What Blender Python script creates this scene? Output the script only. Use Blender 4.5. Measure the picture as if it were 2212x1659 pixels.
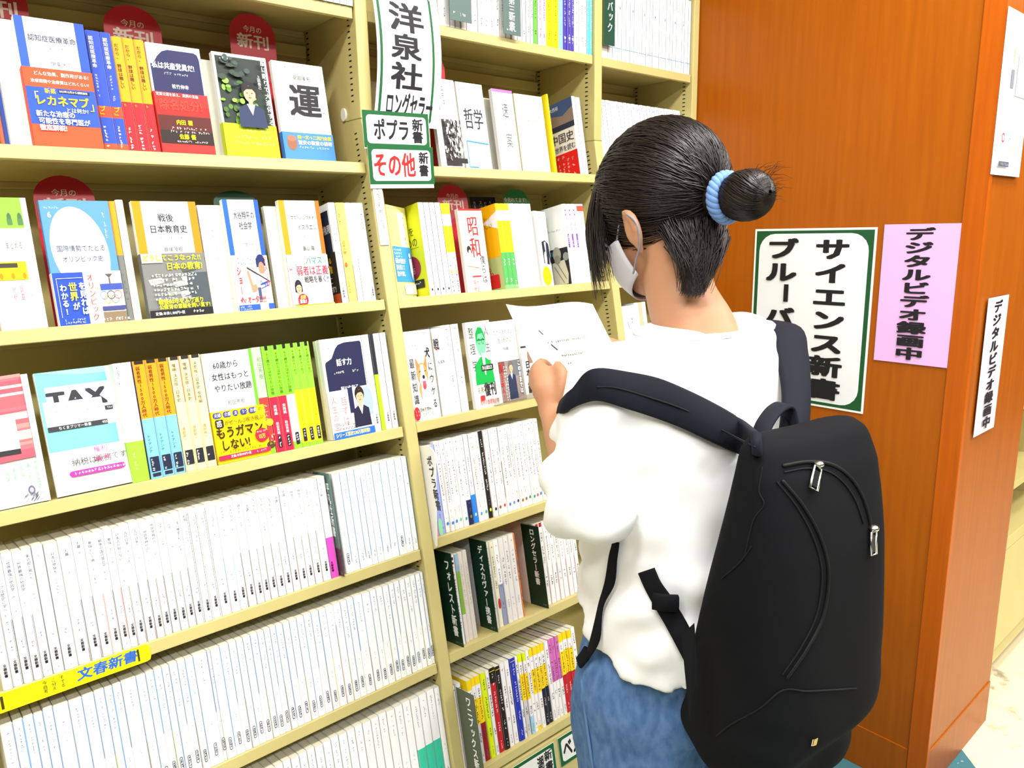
import bpy, bmesh, math, random
from mathutils import Vector, Matrix, noise
random.seed(7)
for o in list(bpy.data.objects): bpy.data.objects.remove(o)
sc = bpy.context.scene
COL = sc.collection
W, H = 2212, 1659

# ---------------------------------------------------------------- camera
FPX = 1599.4
YAW, PITCH, ROLL = 0.7079, 0.2026, -0.0183
CAM = Vector((-0.7216, -1.2107, 1.3126))
_d = Vector((math.sin(YAW)*math.cos(PITCH), math.cos(YAW)*math.cos(PITCH), -math.sin(PITCH)))
_r = _d.cross(Vector((0, 0, 1))).normalized(); _u = _r.cross(_d)
RIGHT = _r*math.cos(ROLL) + _u*math.sin(ROLL); UP = -_r*math.sin(ROLL) + _u*math.cos(ROLL)
cd = bpy.data.cameras.new('camera'); cam = bpy.data.objects.new('camera', cd); COL.objects.link(cam)
m = Matrix((RIGHT, UP, -_d)).transposed().to_4x4(); m.translation = CAM
cam.matrix_world = m
cd.sensor_fit = 'HORIZONTAL'; cd.sensor_width = 36.0; cd.lens = 36.0*FPX/W; cd.clip_start = 0.02
sc.camera = cam

# ---------------------------------------------------------------- light and exposure
sc.view_settings.view_transform = 'Standard'; sc.view_settings.look = 'None'
sc.view_settings.gamma = 1.0; sc.view_settings.use_curve_mapping = False
sc.view_settings.exposure = 0.0
world = bpy.data.worlds.new('shop_ambient'); sc.world = world; world.use_nodes = True
world.node_tree.nodes['Background'].inputs[0].default_value = (1.0, 0.98, 0.95, 1)
world.node_tree.nodes['Background'].inputs[1].default_value = 0.05
LAMP_POWER = 45.0
def area(name, x, y, z, sx, sy, power):
    l = bpy.data.lights.new(name, 'AREA'); l.shape = 'RECTANGLE'; l.size = sx; l.size_y = sy; l.energy = power
    l.color = (1.0, 0.985, 0.96)
    o = bpy.data.objects.new(name, l); COL.objects.link(o); o.location = (x, y, z)
    return o
CEIL = 2.62
LAMP_POS = [(-1.3, -1.05), (0.45, -1.05), (-1.3, -2.4), (0.45, -2.4), (2.2, -1.6), (2.2, -2.9)]
for i, (x, y) in enumerate(LAMP_POS):
    area('fluorescent_light', x, y, CEIL-0.075, 1.2, 0.26, LAMP_POWER)

# ---------------------------------------------------------------- pixel <-> place helpers (a point of the photo on a real surface)
def ray(u, v):
    return (RIGHT*((u-W/2)/FPX) - UP*((v-H/2)/FPX) + _d).normalized()
def on_plane(u, v, pt, n):
    r = ray(u, v); return CAM + r*((Vector(pt)-CAM).dot(n)/r.dot(n))
def onx(u, v, x): return on_plane(u, v, (x, 0, 0), Vector((1, 0, 0)))
def ony(u, v, y): return on_plane(u, v, (0, y, 0), Vector((0, 1, 0)))
def onz(u, v, z): return on_plane(u, v, (0, 0, z), Vector((0, 0, 1)))
def away(u, v, t): return CAM + ray(u, v)*t
def pix(P):
    q = Vector(P)-CAM; z = q.dot(_d); return W/2+FPX*q.dot(RIGHT)/z, H/2-FPX*q.dot(UP)/z

# bookcase frames: the upper part is upright, the lower part leans back by T
T = 0.17403
ZK = 1.51394
VD = Vector((0, -math.sin(T), -math.cos(T))); ND = Vector((0, math.cos(T), -math.sin(T))); OK = Vector((0, 0, ZK))
def LP(x, v, n): return OK + Vector((x, 0, 0)) + VD*v + ND*n
def low(u, v, n=0.0):
    P = on_plane(u, v, OK+ND*n, ND); return P.x, (P-OK).dot(VD)
def UPP(x, z, n): return Vector((x, n, z))
def xat(u, vz, n, upper=False):
    a, b = -1.5, 1.3
    f = (lambda x: pix(UPP(x, vz, n))[0]) if upper else (lambda x: pix(LP(x, vz, n))[0])
    for _ in range(50):
        c = (a+b)/2
        if f(c) < u: a = c
        else: b = c
    return (a+b)/2
XA1, XA2, XB1, XB2, XC1, XC2, XL = -0.02425, 0.0, 0.5756, 0.59985, 0.9382, 0.9603, -0.90

# ---------------------------------------------------------------- materials
def lin(c): return tuple((x/255/12.92 if x/255 <= .04045 else ((x/255+.055)/1.055)**2.4) for x in c)
MATS = {}
def mat(rgb, rough=0.55, spec=0.3, gain=0.86, metal=0.0, bump=None, key=None, emit=None, coat=0.0):
    k = key or (rgb, rough, spec, gain, metal)
    if k in MATS: return MATS[k]
    m = bpy.data.materials.new(str(key or 'paint_%02x%02x%02x' % rgb)); m.use_nodes = True
    b = m.node_tree.nodes['Principled BSDF']
    c = [x*gain for x in lin(rgb)]
    b.inputs['Base Color'].default_value = (*c, 1)
    b.inputs['Roughness'].default_value = rough; b.inputs['Specular IOR Level'].default_value = spec
    b.inputs['Metallic'].default_value = metal
    if coat: b.inputs['Coat Weight'].default_value = coat; b.inputs['Coat Roughness'].default_value = .15
    if emit: b.inputs['Emission Color'].default_value = (*c, 1); b.inputs['Emission Strength'].default_value = emit
    MATS[k] = m; return m
def nodes(m): return m.node_tree.nodes, m.node_tree.links, m.node_tree.nodes['Principled BSDF']
def noise_mix(m, c1, c2, scale, stretch=(1, 1, 1), lo=.35, hi=.65, detail=4, bump=0, coords='Object'):
    N, L, b = nodes(m)
    tc = N.new('ShaderNodeTexCoord'); mp = N.new('ShaderNodeMapping'); mp.inputs['Scale'].default_value = stretch
    nz = N.new('ShaderNodeTexNoise'); nz.inputs['Scale'].default_value = scale; nz.inputs['Detail'].default_value = detail
    rp = N.new('ShaderNodeValToRGB'); rp.color_ramp.elements[0].position = lo; rp.color_ramp.elements[1].position = hi
    rp.color_ramp.elements[0].color = (*c1, 1); rp.color_ramp.elements[1].color = (*c2, 1)
    L.new(tc.outputs[coords], mp.inputs[0]); L.new(mp.outputs[0], nz.inputs[0]); L.new(nz.outputs[0], rp.inputs[0]); L.new(rp.outputs[0], b.inputs['Base Color'])
    if bump:
        bp = N.new('ShaderNodeBump'); bp.inputs['Strength'].default_value = bump; bp.inputs['Distance'].default_value = .002
        L.new(nz.outputs[0], bp.inputs['Height']); L.new(bp.outputs[0], b.inputs['Normal'])
    return m
STEEL = mat((214, 200, 92), .38, .45, .80, key='olive_yellow_steel')
noise_mix(STEEL, (.50, .430, .17), (.54, .465, .19), 9, lo=.3, hi=.7)
SLOT_SHADE = mat((14, 12, 6), .8, .1)
PAPER = mat((246, 246, 246), .45, .35, .90)
PAGES = mat((226, 220, 196), .8, .1, .72, key='paper_pages')
noise_mix(PAGES, (.62, .59, .46), (.74, .71, .58), 900, stretch=(1, .02, .02), lo=.35, hi=.65)
WOOD = mat((190, 88, 8), .34, .16, .8, key='varnished_wood', coat=.05)
noise_mix(WOOD, (.30, .070, .002), (.37, .092, .003), 6, stretch=(14, 14, .7), lo=.25, hi=.75, detail=8)
WOODT = mat((200, 84, 6), .34, .16, .8, key='varnished_wood_trim', coat=.05)
noise_mix(WOODT, (.36, .070, .002), (.45, .095, .003), 8, stretch=(18, 18, .6), lo=.25, hi=.75, detail=8)

# ---------------------------------------------------------------- object helpers
def link(o, parent=None):
    COL.objects.link(o)
    if parent is not None: o.parent = parent
    return o
def tag(o, label=None, cat=None, group=None, kind=None):
    if label: o['label'] = label
    if cat: o['category'] = cat
    if group: o['group'] = group
    if kind: o['kind'] = kind
    return o
def empty(name, mtx, label=None, cat=None, group=None):
    o = bpy.data.objects.new(name, None); o.empty_display_size = .03; COL.objects.link(o)
    o.matrix_world = mtx if isinstance(mtx, Matrix) else Matrix.Translation(mtx)
    return tag(o, label, cat, group)
class MB:
    def __init__(s): s.v = []; s.f = []; s.m = []; s.mi = []; s.sm = False
    def slot(s, m):
        if m not in s.m: s.m.append(m)
        return s.m.index(m)
    def add(s, vs, fs, m):
        o = len(s.v); s.v += [tuple(x) for x in vs]; k = s.slot(m)
        for f in fs: s.f.append([i+o for i in f]); s.mi.append(k)
    def box(s, x0, x1, y0, y1, z0, z1, m):
        s.add([(x0,y0,z0),(x1,y0,z0),(x1,y1,z0),(x0,y1,z0),(x0,y0,z1),(x1,y0,z1),(x1,y1,z1),(x0,y1,z1)],
              [(0,3,2,1),(4,5,6,7),(0,1,5,4),(1,2,6,5),(2,3,7,6),(3,0,4,7)], m)
    def prism(s, prof, x0, x1, m):        # closed profile in (y, z) swept along x
        n = len(prof)
        s.add([(x0, a, b) for a, b in prof]+[(x1, a, b) for a, b in prof],
              [list(range(n))[::-1], list(range(n, 2*n))]+[(i, (i+1) % n, n+(i+1) % n, n+i) for i in range(n)], m)
    def slab(s, pts, y0, y1, m):          # closed outline in (x, z), front at y0
        n = len(pts)
        s.add([(a, y0, b) for a, b in pts]+[(a, y1, b) for a, b in pts],
              [list(range(n)), list(range(n, 2*n))[::-1]]+[((i+1) % n, i, n+i, n+(i+1) % n) for i in range(n)], m)
    def xf(s, mtx):
        s.v = [tuple(mtx @ Vector(p)) for p in s.v]; return s
    def build(s, name, parent=None, smooth=False, bevel=0, seg=2, mtx=None):
        me = bpy.data.meshes.new(name); me.from_pydata(s.v, [], s.f)
        for m in s.m: me.materials.append(m)
        me.polygons.foreach_set('material_index', s.mi)
        if smooth: me.polygons.foreach_set('use_smooth', [True]*len(s.f))
        me.update(); o = link(bpy.data.objects.new(name, me), parent)
        if mtx is not None: o.matrix_world = mtx
        if bevel:
            b = o.modifiers.new('bevel', 'BEVEL'); b.width = bevel; b.segments = seg; b.limit_method = 'ANGLE'
        return o

# ---------------------------------------------------------------- lettering: outlines of characters cached as flat meshes
GL = {}
SHIFT = {0: [(0, 0)], 1: [(-.013, 0), (.013, 0)], 2: [(-.026, -.022), (.026, -.022), (-.026, .022), (.026, .022)], 3: [(-.045, -.03), (.045, -.03), (-.045, .03), (.045, .03), (0, 0), (0, .04), (0, -.04)]}
def glyph(ch):
    k = ch
    if k in GL: return GL[k]
    cu = bpy.data.curves.new('lettering', 'FONT'); cu.body = ch; cu.size = 1.0; cu.resolution_u = 2
    o = bpy.data.objects.new('lettering', cu); COL.objects.link(o)
    dg = bpy.context.evaluated_depsgraph_get(); dg.update()
    me = bpy.data.meshes.new_from_object(o.evaluated_get(dg))
    vs = [(v.co.x, v.co.y) for v in me.vertices]; fs = [list(p.vertices) for p in me.polygons]
    bpy.data.objects.remove(o); bpy.data.curves.remove(cu); bpy.data.meshes.remove(me)
    if vs:
        x0 = min(a for a, b in vs); x1 = max(a for a, b in vs); y0 = min(b for a, b in vs); y1 = max(b for a, b in vs)
    else: x0 = x1 = y0 = y1 = 0
    GL[k] = (vs, fs, x0, x1, y0, y1); return GL[k]
TURN = 'ー〜「」()'
def is_wide(ch): return ord(ch) > 0x2000
class Art:
    """flat printing on a face: mm from the top-left corner of a w x h face, laid eps above it. place(a, b, e) -> 3D point (a right, b down, metres)"""
    def __init__(s, mb, place, w, h, nw=105., nh=173., e0=.00025):
        s.mb, s.pl, s.kx, s.ky, s.e = mb, place, w/nw, h/nh, e0
    def P(s, x, y): return s.pl(x*s.kx, y*s.ky, s.e)
    def nx(s): s.e += .00012
    def poly(s, pts, c):
        s.mb.add([s.P(*p) for p in pts], [list(range(len(pts)))[::-1]], c if not isinstance(c, tuple) else mat(c)); s.nx()
    def r(s, x0, y0, x1, y1, c): s.poly([(x0, y0), (x1, y0), (x1, y1), (x0, y1)], c)
    def ell(s, cx, cy, rx, ry, c, n=28, rot=0.0):
        s.poly([(cx+rx*math.cos(2*math.pi*i/n)*math.cos(rot)-ry*math.sin(2*math.pi*i/n)*math.sin(rot),
                 cy+rx*math.cos(2*math.pi*i/n)*math.sin(rot)+ry*math.sin(2*math.pi*i/n)*math.cos(rot)) for i in range(n)], c)
    def rr(s, x0, y0, x1, y1, rad, c, k=5):
        pts = []
        for cx, cy, a0 in ((x1-rad, y0+rad, -90), (x1-rad, y1-rad, 0), (x0+rad, y1-rad, 90), (x0+rad, y0+rad, 180)):
            for i in range(k+1):
                a = math.radians(a0+90*i/k); pts.append((cx+rad*math.cos(a), cy+rad*math.sin(a)))
        s.poly(pts, c)
    def ring(s, cx, cy, rad, t, c, n=24):
        c = mat(c) if isinstance(c, tuple) else c
        a = [s.P(cx+rad*math.cos(2*math.pi*i/n), cy+rad*math.sin(2*math.pi*i/n)) for i in range(n)]
        b = [s.P(cx+(rad-t)*math.cos(2*math.pi*i/n), cy+(rad-t)*math.sin(2*math.pi*i/n)) for i in range(n)]
        s.mb.add(a+b, [(i, n+i, n+(i+1) % n, (i+1) % n) for i in range(n)], c); s.nx()
    def line(s, x0, y0, x1, y1, t, c):
        d = Vector((x1-x0, y1-y0)).normalized()*t/2; n = (-d.y, d.x)
        s.poly([(x0+n[0], y0+n[1]), (x0-n[0], y0-n[1]), (x1-n[0], y1-n[1]), (x1+n[0], y1+n[1])], c)
    def text(s, st, x, y, sz, c, vert=False, bold=0, sx=1.0, sy=1.0, gap=1.0, slant=0.0):
        """x, y: top-left of the first character; sz: height of a character in mm; sx, sy stretch the characters"""
        c = mat(c) if isinstance(c, tuple) else c
        for ch in st:
            if ch in ' \u3000':
                if vert: y += sz*sy*.5
                else: x += sz*sx*.4
                continue
            vs, fs, x0, x1, y0, y1 = glyph(ch)
            wide = is_wide(ch); adv = 1.0 if wide else max(.3, x1+.06)
 
            for da, db in SHIFT[bold]:
              out = []
              for a, b in vs:
                px, py = a+da, .86-b-db          # em box: down from the top
                if vert and ch in TURN:
                    qx, qy = px-.5, py-.5
                    px, py = .5-qy, .5+qx
                    if ch == 'ー': px = 1-px
                elif vert and not wide: px += (1-adv)/2
                if vert and ch in 'ぁぃぅぇぉっゃゅょァィゥェォッャュョ、。': px += .12; py -= .12
                out.append(s.P(x+(px+slant*(1-py))*sz*sx, y+py*sz*sy))
              if out: s.mb.add(out, [f[::-1] for f in fs], c)
              s.e += .00002
            s.e -= .00002*len(SHIFT[bold])
            if vert: y += sz*sy*gap
            else: x += sz*sx*adv*gap
        s.e += .00002*len(SHIFT[bold]); s.nx()
    def scrib(s, x, y, n, sz, c, vert=False, gap=1.05, fill=.8, w=.16):
        """small print too blurred to read: little broken strokes, one cluster a character"""
        c = mat(c) if isinstance(c, tuple) else c
        for i in range(n):
            if random.random() < fill:
                for k in range(random.randint(3, 5)):
                    a, b = x+random.uniform(.04, .45)*sz, y+random.uniform(.04, .75)*sz
                    if random.random() < .5: p, q = random.uniform(.35, .75)*sz, w*.62*sz
                    else: p, q = w*.62*sz, random.uniform(.35, .7)*sz
                    a1, b1 = min(a+p, x+sz), min(b+q, y+sz)
                    sk = random.uniform(-.1, .1)*sz
                    s.mb.add([s.P(a, b), s.P(a1, b+sk*.5), s.P(a1+sk*.3, b1), s.P(a+sk*.3, b1)], [(3, 2, 1, 0)], c)
            if vert: y += sz*gap
            else: x += sz*gap
        s.nx()
# ================================================================ the setting
def structure(name, mb, **k):
    o = mb.build(name, **k); o['kind'] = 'structure'; return o
TEAL = mat((62, 128, 140), .35, .4, key='teal_vinyl')
noise_mix(TEAL, (.045, .155, .185), (.42, .50, .48), 38, lo=.66, hi=.72, detail=6, stretch=(1, 2.2, 1))
CREAM = mat((226, 216, 180), .4, .35, key='cream_vinyl')
noise_mix(CREAM, (.30, .26, .18), (.70, .62, .42), 16, lo=.30, hi=.42, detail=8)
fl = MB()
for k0, k1, m in ((-20, .45, CREAM), (.45, 1.90, TEAL), (1.90, 20, CREAM)):      # bands run at 45 degrees: x - y between k0 and k1
    X0, X1, Y0, Y1 = -4.0, 5.0, -5.0, 3.0
    poly = [(X0, Y0), (X1, Y0), (X1, Y1), (X0, Y1)]
    def clip(poly, kk, keep_less):
        out = []
        for i, p in enumerate(poly):
            q = poly[(i+1) % len(poly)]; dp, dq = p[0]-p[1]-kk, q[0]-q[1]-kk
            if (dp <= 0) == keep_less: out.append(p)
            if (dp < 0) != (dq < 0): t = dp/(dp-dq); out.append((p[0]+(q[0]-p[0])*t, p[1]+(q[1]-p[1])*t))
        return out
    poly = clip(clip(poly, k1, True), k0, False)
    fl.add([(a, b, 0) for a, b in poly], [list(range(len(poly)))], m)
structure('floor', fl)
cl = MB(); cl.box(-4, 5, -5, 3, CEIL, CEIL+.04, mat((240, 238, 230), .9, .1)); structure('ceiling', cl)
wb = MB(); wb.box(-4, 5, .262, .30, 0, CEIL, mat((225, 218, 200), .9, .1)); structure('wall_back', wb)
PX, PY = .964, -.6845
wr = MB(); wr.box(PX, 1.386, PY, .26, 0.0, CEIL, WOOD); structure('wall_right', wr)
tr = MB(); tr.box(PX-.004, PX+.012, PY-.004, -.6467, 0.0, CEIL, WOODT); structure('trim_1', tr, bevel=.0015)
bl = MB(); bl.box(PX-.0025, PX+.01, -.646, .0, 0.0, .108, WOOD); structure('baseboard_left', bl, bevel=.001)
bf = MB(); bf.box(PX+.012, 1.386, PY-.0025, PY+.01, 0.0, .118, WOOD); structure('baseboard_front', bf, bevel=.001)
GLOW = mat((255, 252, 245), .5, .1, 1.0, key='lamp_diffuser', emit=5.0); LAMPW = mat((235, 235, 232), .5, .3)
for i, (x, y) in enumerate(LAMP_POS):
    t = empty('ceiling_light', Matrix.Translation((x, y, CEIL)),
              ['fluorescent ceiling light over the near end of the book aisle', 'fluorescent ceiling light above the reading person', 'fluorescent ceiling light one aisle back from the shelves, left end',
               'fluorescent ceiling light one aisle back from the shelves, middle', 'fluorescent ceiling light in front of the second bookcase', 'fluorescent ceiling light farthest from the shelves, beyond the pillar'][i], 'ceiling light', 'fluorescent ceiling lights')
    h = MB(); h.box(-.64, .64, -.16, .16, -.05, 0, LAMPW); h.build('housing', t, bevel=.004)
    d = MB(); d.box(-.6, .6, -.13, .13, -.062, -.05, GLOW); d.build('diffuser', t)

# ================================================================ bookcases
LIP = .0187
def upright_mesh(x0, x1):
    vb = ZK/math.cos(T)
    f1 = LP(0, vb, 0); k = OK+ND*.2
    prof = [(0, 2.22), (0, ZK), (f1.y, 0), (f1.y+.215, 0), (k.y, k.z), (k.y, 2.22)]
    mb = MB(); mb.prism(prof, x0, x1, STEEL); return mb
def slot_mesh(x0, x1, left=True, right=True):
    mb = MB()
    def q(x, c, up, into):
        a = into*.0042; b = up*.0011
        mb.add([c-a-b, c+a-b, c+a+b, c-a+b], [(0, 1, 2, 3)], SLOT_SHADE)  # flat dark quad, paints the shade inside a slot hole
    for x in ([x0-.0003] if left else [])+([x1+.0003] if right else []):
        for n in (.0255, .184):
            z = 1.545
            while z < 2.19:
                q(x, Vector((x, n, z)), Vector((0, 0, 1)), Vector((0, 1, 0))); z += .0096
            v = .02
            while v < 1.24:
                q(x, LP(x, v, n), VD, ND); v += .0096
    return mb
def shelf_mesh(x0, x1):            # local: x along, y into the shelf, z up; origin at the lip's top front edge
    mb = MB(); g = .0025
    mb.box(x0+g, x1-g, .0, .0045, -LIP, 0, STEEL)
    mb.box(x0+g, x1-g, .0045, .192, -.0035, 0, STEEL)
    mb.box(x0+g, x1-g, .0045, .011, -LIP, -LIP+.003, STEEL)
    mb.box(x0+g, x1-g, .187, .192, -.014, -.0035, STEEL)
    return mb
BAYS = {0: (XL, XA1), 1: (XA2, XB1), 2: (XB2, XC1)}
SHELF_V = {0: {1: .0764, 2: .3198, 3: .5517, 4: .7812, 5: .9988, 6: 1.2185},
           1: {1: .0764, 2: .3198, 3: .5500, 4: .7710, 5: .9925, 6: 1.238},
           2: {1: .0764, 2: .3198, 3: .5500, 4: .7710, 5: .9925, 6: 1.238}}
ROW0_Z = 1.6955
ROT = Matrix.Rotation(-T, 4, 'X')
bc = empty('bookcase', Matrix.Translation((0, 0, 0)), 'large olive yellow steel bookcase full of paperbacks, three bays wide, left of the wooden pillar', 'bookcase')
seam_m = mat((120, 108, 40), .6, .2)
for x0, x1, l, r in ((XL-.024, XL, False, True), (XA1, XA2, True, True), (XB1, XB2, True, True), (XC1, XC2, True, False)):
    u = upright_mesh(x0, x1).build('upright', bc, bevel=.0022)
    slot_mesh(x0, x1, l, r).build('painted_slot', u)
    s = MB(); s.box(x0-.0002, x1+.0002, -.0003, .06, ZK-.0006, ZK+.0006, seam_m); s.build('seam', u)
for b, (x0, x1) in BAYS.items():
    shelf_mesh(x0, x1).build('shelf', bc, bevel=.001, mtx=Matrix.Translation((0, .005, ROW0_Z)))
    shelf_mesh(x0, x1).build('shelf', bc, bevel=.001, mtx=Matrix.Translation((0, .005, 1.955)))
    for r, v in SHELF_V[b].items():
        shelf_mesh(x0, x1).build('shelf', bc, bevel=.001, mtx=Matrix.Translation(LP(0, v, .005)) @ ROT)
    mb = MB(); k = OK+ND*.199; kb = LP(0, 1.5, .199)
    mb.add([(x0, .196, 2.22), (x1, .196, 2.22), (x1, k.y, k.z), (x0, k.y, k.z), (x1, kb.y, kb.z), (x0, kb.y, kb.z)], [(0, 1, 2, 3), (3, 2, 4, 5)], STEEL)
    mb.add([(x0, .2, 2.22), (x1, .2, 2.22), (x1, k.y+.004, k.z), (x0, k.y+.004, k.z), (x1, kb.y+.004, kb.z), (x0, kb.y+.004, kb.z)], [(3, 2, 1, 0), (5, 4, 2, 3)], STEEL)
    mb.build('back_panel', bc)
    for v0 in (ROW0_Z-.03, ):       # folded stiffening rail along the top of the back panel
        mb = MB(); mb.box(x0+.004, x1-.004, .183, .1955, v0-.022, v0, STEEL); mb.build('back_rail', bc, bevel=.002)
    mb = MB(); vv = SHELF_V[b][6]+LIP+.006
    h = ZK/math.cos(T)-vv-.055
    mb.box(x0+.0015, x1-.0015, .004, .02, -h, 0, STEEL); mb.build('kick_panel', bc, bevel=.0015, mtx=Matrix.Translation(LP(0, vv, 0)) @ ROT)

k = MB(); k.slab([(.0085*math.cos(a*math.pi/10), .0115*math.sin(a*math.pi/10)) for a in range(20)], -.0035, .0035, mat((250, 248, 240), .4, .4))
k = k.xf(Matrix.Translation(onx(744.5, 248.4, XA1)) @ Matrix.Rotation(math.pi/2, 4, 'Z')).build('hole_plug', bc); k['label'] = 'round white plastic plug'
# ================================================================ books
WHITE = (250, 250, 250); BLACK = (18, 18, 24); NAVY = (28, 32, 72); RED = (222, 40, 36); YEL = (250, 222, 0); BLUE = (44, 108, 214)
GREY = (120, 124, 136); LBLUE = (110, 170, 230); PINK = (238, 90, 180); ORANGE = (250, 140, 0); LIME = (150, 214, 30); CREAMC = (246, 232, 170); TEALC = (60, 206, 170)
SHELFNAME = {0: 'top shelf in view', 1: 'second shelf', 2: 'third shelf', 3: 'fourth shelf', 4: 'fifth shelf', 5: 'sixth shelf', 6: 'bottom shelf'}
BAYNAME = {0: 'left bay', 1: 'middle bay', 2: 'right bay'}
def ordinal(n):
    return '%d%s' % (n, 'th' if 10 <= n % 100 <= 20 else {1: 'st', 2: 'nd', 3: 'rd'}.get(n % 10, 'th'))
def frame(bay, row, x, n, lean=0.0, yaw=0.0, lift=0.0):
    if row == 0: return Matrix.Translation((x, .005+n, ROW0_Z+.0003+lift)) @ Matrix.Rotation(yaw, 4, 'Z') @ Matrix.Rotation(-lean, 4, 'X')
    return Matrix.Translation(LP(x, SHELF_V[bay][row]-.0003-lift, .005+n)) @ ROT @ Matrix.Rotation(yaw, 4, 'Z') @ Matrix.Rotation(-lean, 4, 'X')
def pages(w, d, h, parent, mtx, front=.0012):
    p = MB(); p.box(.0006, w-.0006, front, d-.0015, .0004, h-.0003, PAGES); return p.build('page_block', parent, mtx=mtx)
def spine_book(bay, row, x0, x1, label, group, h=.173, n=.006, bands=None, art=None, edge=None, lean=0.0, yaw=0.0, d=.105, side=None, name='paperback_book', lift=0.0, cover_art=None):
    w = x1-x0-.0003; M = frame(bay, row, x0, n, lean, yaw, lift)
    root = empty(name, M, label, 'book', group)
    c = MB(); bands = bands or [(0, 1, WHITE)]; bv = min(.0014, w*.16)
    xs = [(0, .0022), (bv, .0003), (w*.5, 0), (w-bv, .0003), (w, .0022)]
    for a, b, col in bands:
        za, zb = h*(1-a), h*(1-b); mm = mat(col) if isinstance(col, tuple) else col
        for (xa, ya), (xb, yb) in zip(xs, xs[1:]):
            c.add([(xa, ya, zb), (xb, yb, zb), (xb, yb, za), (xa, ya, za)], [(0, 1, 2, 3)], mm)
        sm = mat(side) if side else mm
        c.add([(0, .0022, zb), (0, .0022, za), (0, d, za), (0, d, zb)], [(0, 1, 2, 3)], sm)
        c.add([(w, .0022, zb), (w, d, zb), (w, d, za), (w, .0022, za)], [(0, 1, 2, 3)], sm)
    a = Art(c, lambda p, q, e: (p, -e, h-q), w, h, w*1000, h*1000)
    if not edge and bands[0][2] == WHITE: edge = [(0, 1, (168, 172, 186), .0005)]  # grey line paints in the shadow gap between white spines
    if edge:
        for (fa, fb, col, t) in edge:       # slivers down the spine's right side: wrapped cover colour, and the painted gap shade
            e0 = max(w-t, w*.55); mm = mat(col)
            c.add([(e0, -.0002, h*(1-fb)), (w-.0002, .0018, h*(1-fb)), (w-.0002, .0018, h*(1-fa)), (e0, -.0002, h*(1-fa))], [(0, 1, 2, 3)], mm)
    if art: art(a, w*1000, h*1000)
    if cover_art: cover_art(Art(c, lambda p, q, e: (-.0002-e, d-p, h-q), d, h))      # printing on the cover that faces along the shelf
    c.build('cover', root, mtx=M); pages(w, d, h, root, M)
    return root
def face_book(bay, row, tl, tr, label, art, group=None, n=.006, h=None, w=None, lean=0.0, yaw=0.0, thick=.010, obi=None, base=WHITE, name='paperback_book', copies=0, x0=None, spinecol=None):
    """a book shown cover out: tl, tr are the photo's points of its top corners on the plane of the cover"""
    if row == 0: pt, nn, up = Vector((0, .005+n, ROW0_Z)), Vector((0, 1, 0)), Vector((0, 0, 1))
    else:
        pt = LP(0, SHELF_V[bay][row], .005+n); up = -VD*math.cos(lean)+ND*math.sin(lean); nn = ND*math.cos(lean)+VD*math.sin(lean)
    a, b = on_plane(*tl, pt, nn), on_plane(*tr, pt, nn)
    X = a.x if x0 is None else x0
    w = w or b.x-a.x; h = h or ((a-pt).dot(up)+(b-pt).dot(up))/2
    M = frame(bay, row, X, n, lean, yaw, thick*math.sin(max(0, lean)))
    root = empty(name, M, label, 'book', group)
    c = MB(); bm = mat(base) if isinstance(base, tuple) else base
    c.box(0, w, 0, .0004, 0, h, bm); c.box(0, w, thick-.0004, thick, 0, h, bm); c.box(-.0004, .0001, 0, thick, 0, h, mat(spinecol) if spinecol else bm)
    nh = 199. if (bay, row) == (0, 1) else 173.      # the shelf lip hides the feet of these books
    A = Art(c, lambda p, q, e: (p, -e, h-q), w, h, nh=nh)
    art(A)
    c.build('cover', root, mtx=M)
    p = MB(); p.box(.0003, w-.0006, .0005, thick-.0005, .0003, h-.0003, PAGES); p.build('page_block', root, mtx=M)
    if obi:
        y0, col, oart = obi; o = MB(); om = mat(col); zt = h*(1-y0/nh)
        o.box(-.0009, w+.0003, -.0024, -.0018, .0002, zt, om); o.box(-.0009, -.0004, -.0024, thick, .0002, zt, om)
        B = Art(o, lambda p, q, e: (p, -.0024-e, h-q), w, h, nh=nh); oart(B); o.build('paper_band', root, mtx=M)
    return root

# ---- covers of the left bay -------------------------------------------------------------------------------------------------
G1 = 'books shown cover out on the second shelf'
def c_dementia(a):
    a.r(0, 0, 13, 199, (48, 92, 218)); a.r(90, 0, 105, 199, (40, 84, 212))
    a.text('認知症医療革命', 16, 25, 10.4, (70, 72, 104), bold=1); a.scrib(18, 42, 15, 4.4, (150, 150, 170))
    a.scrib(38, 58, 5, 4, (150, 150, 165)); a.text('伊東大介', 44, 63, 8.5, (120, 122, 150))
def o_dementia(a):
    a.r(0, 105, 105, 161, (40, 84, 200))
    a.text('どんな効果、副作用がある?', 15, 81, 6.8, WHITE, bold=1); a.text('治療期間や治療費はどれくらい?', 9, 93, 6.2, WHITE, bold=1)
    a.text('新薬', 27, 106, 8.6, YEL, bold=1); a.r(48, 107, 96, 112, (24, 30, 60)); a.text('2023年12月から保険適用', 49, 107.6, 4.0, WHITE, bold=1)
    a.text('「', 1, 112, 17, WHITE, bold=1); a.text('レカネマブ', 11, 117, 16.4, YEL, bold=2); a.text('」', 93, 121, 17, YEL, bold=1)
    a.text('とは何か?', 55, 134, 8, WHITE, bold=1); a.text('新たな治療の', 9, 140.5, 9.8, WHITE, bold=2)
    a.text('可能性を専門医が', 11, 151, 9.8, WHITE, bold=2); a.text('徹底解説!', 11, 161.5, 9.6, WHITE, bold=2)
face_book(0, 1, (26, 27), (181, 66), 'blue and white paperback, red and blue band, largest cover on the second shelf', c_dementia, G1, n=.020, h=.180, thick=.012, obi=(76, (232, 84, 40), o_dementia))
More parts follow.
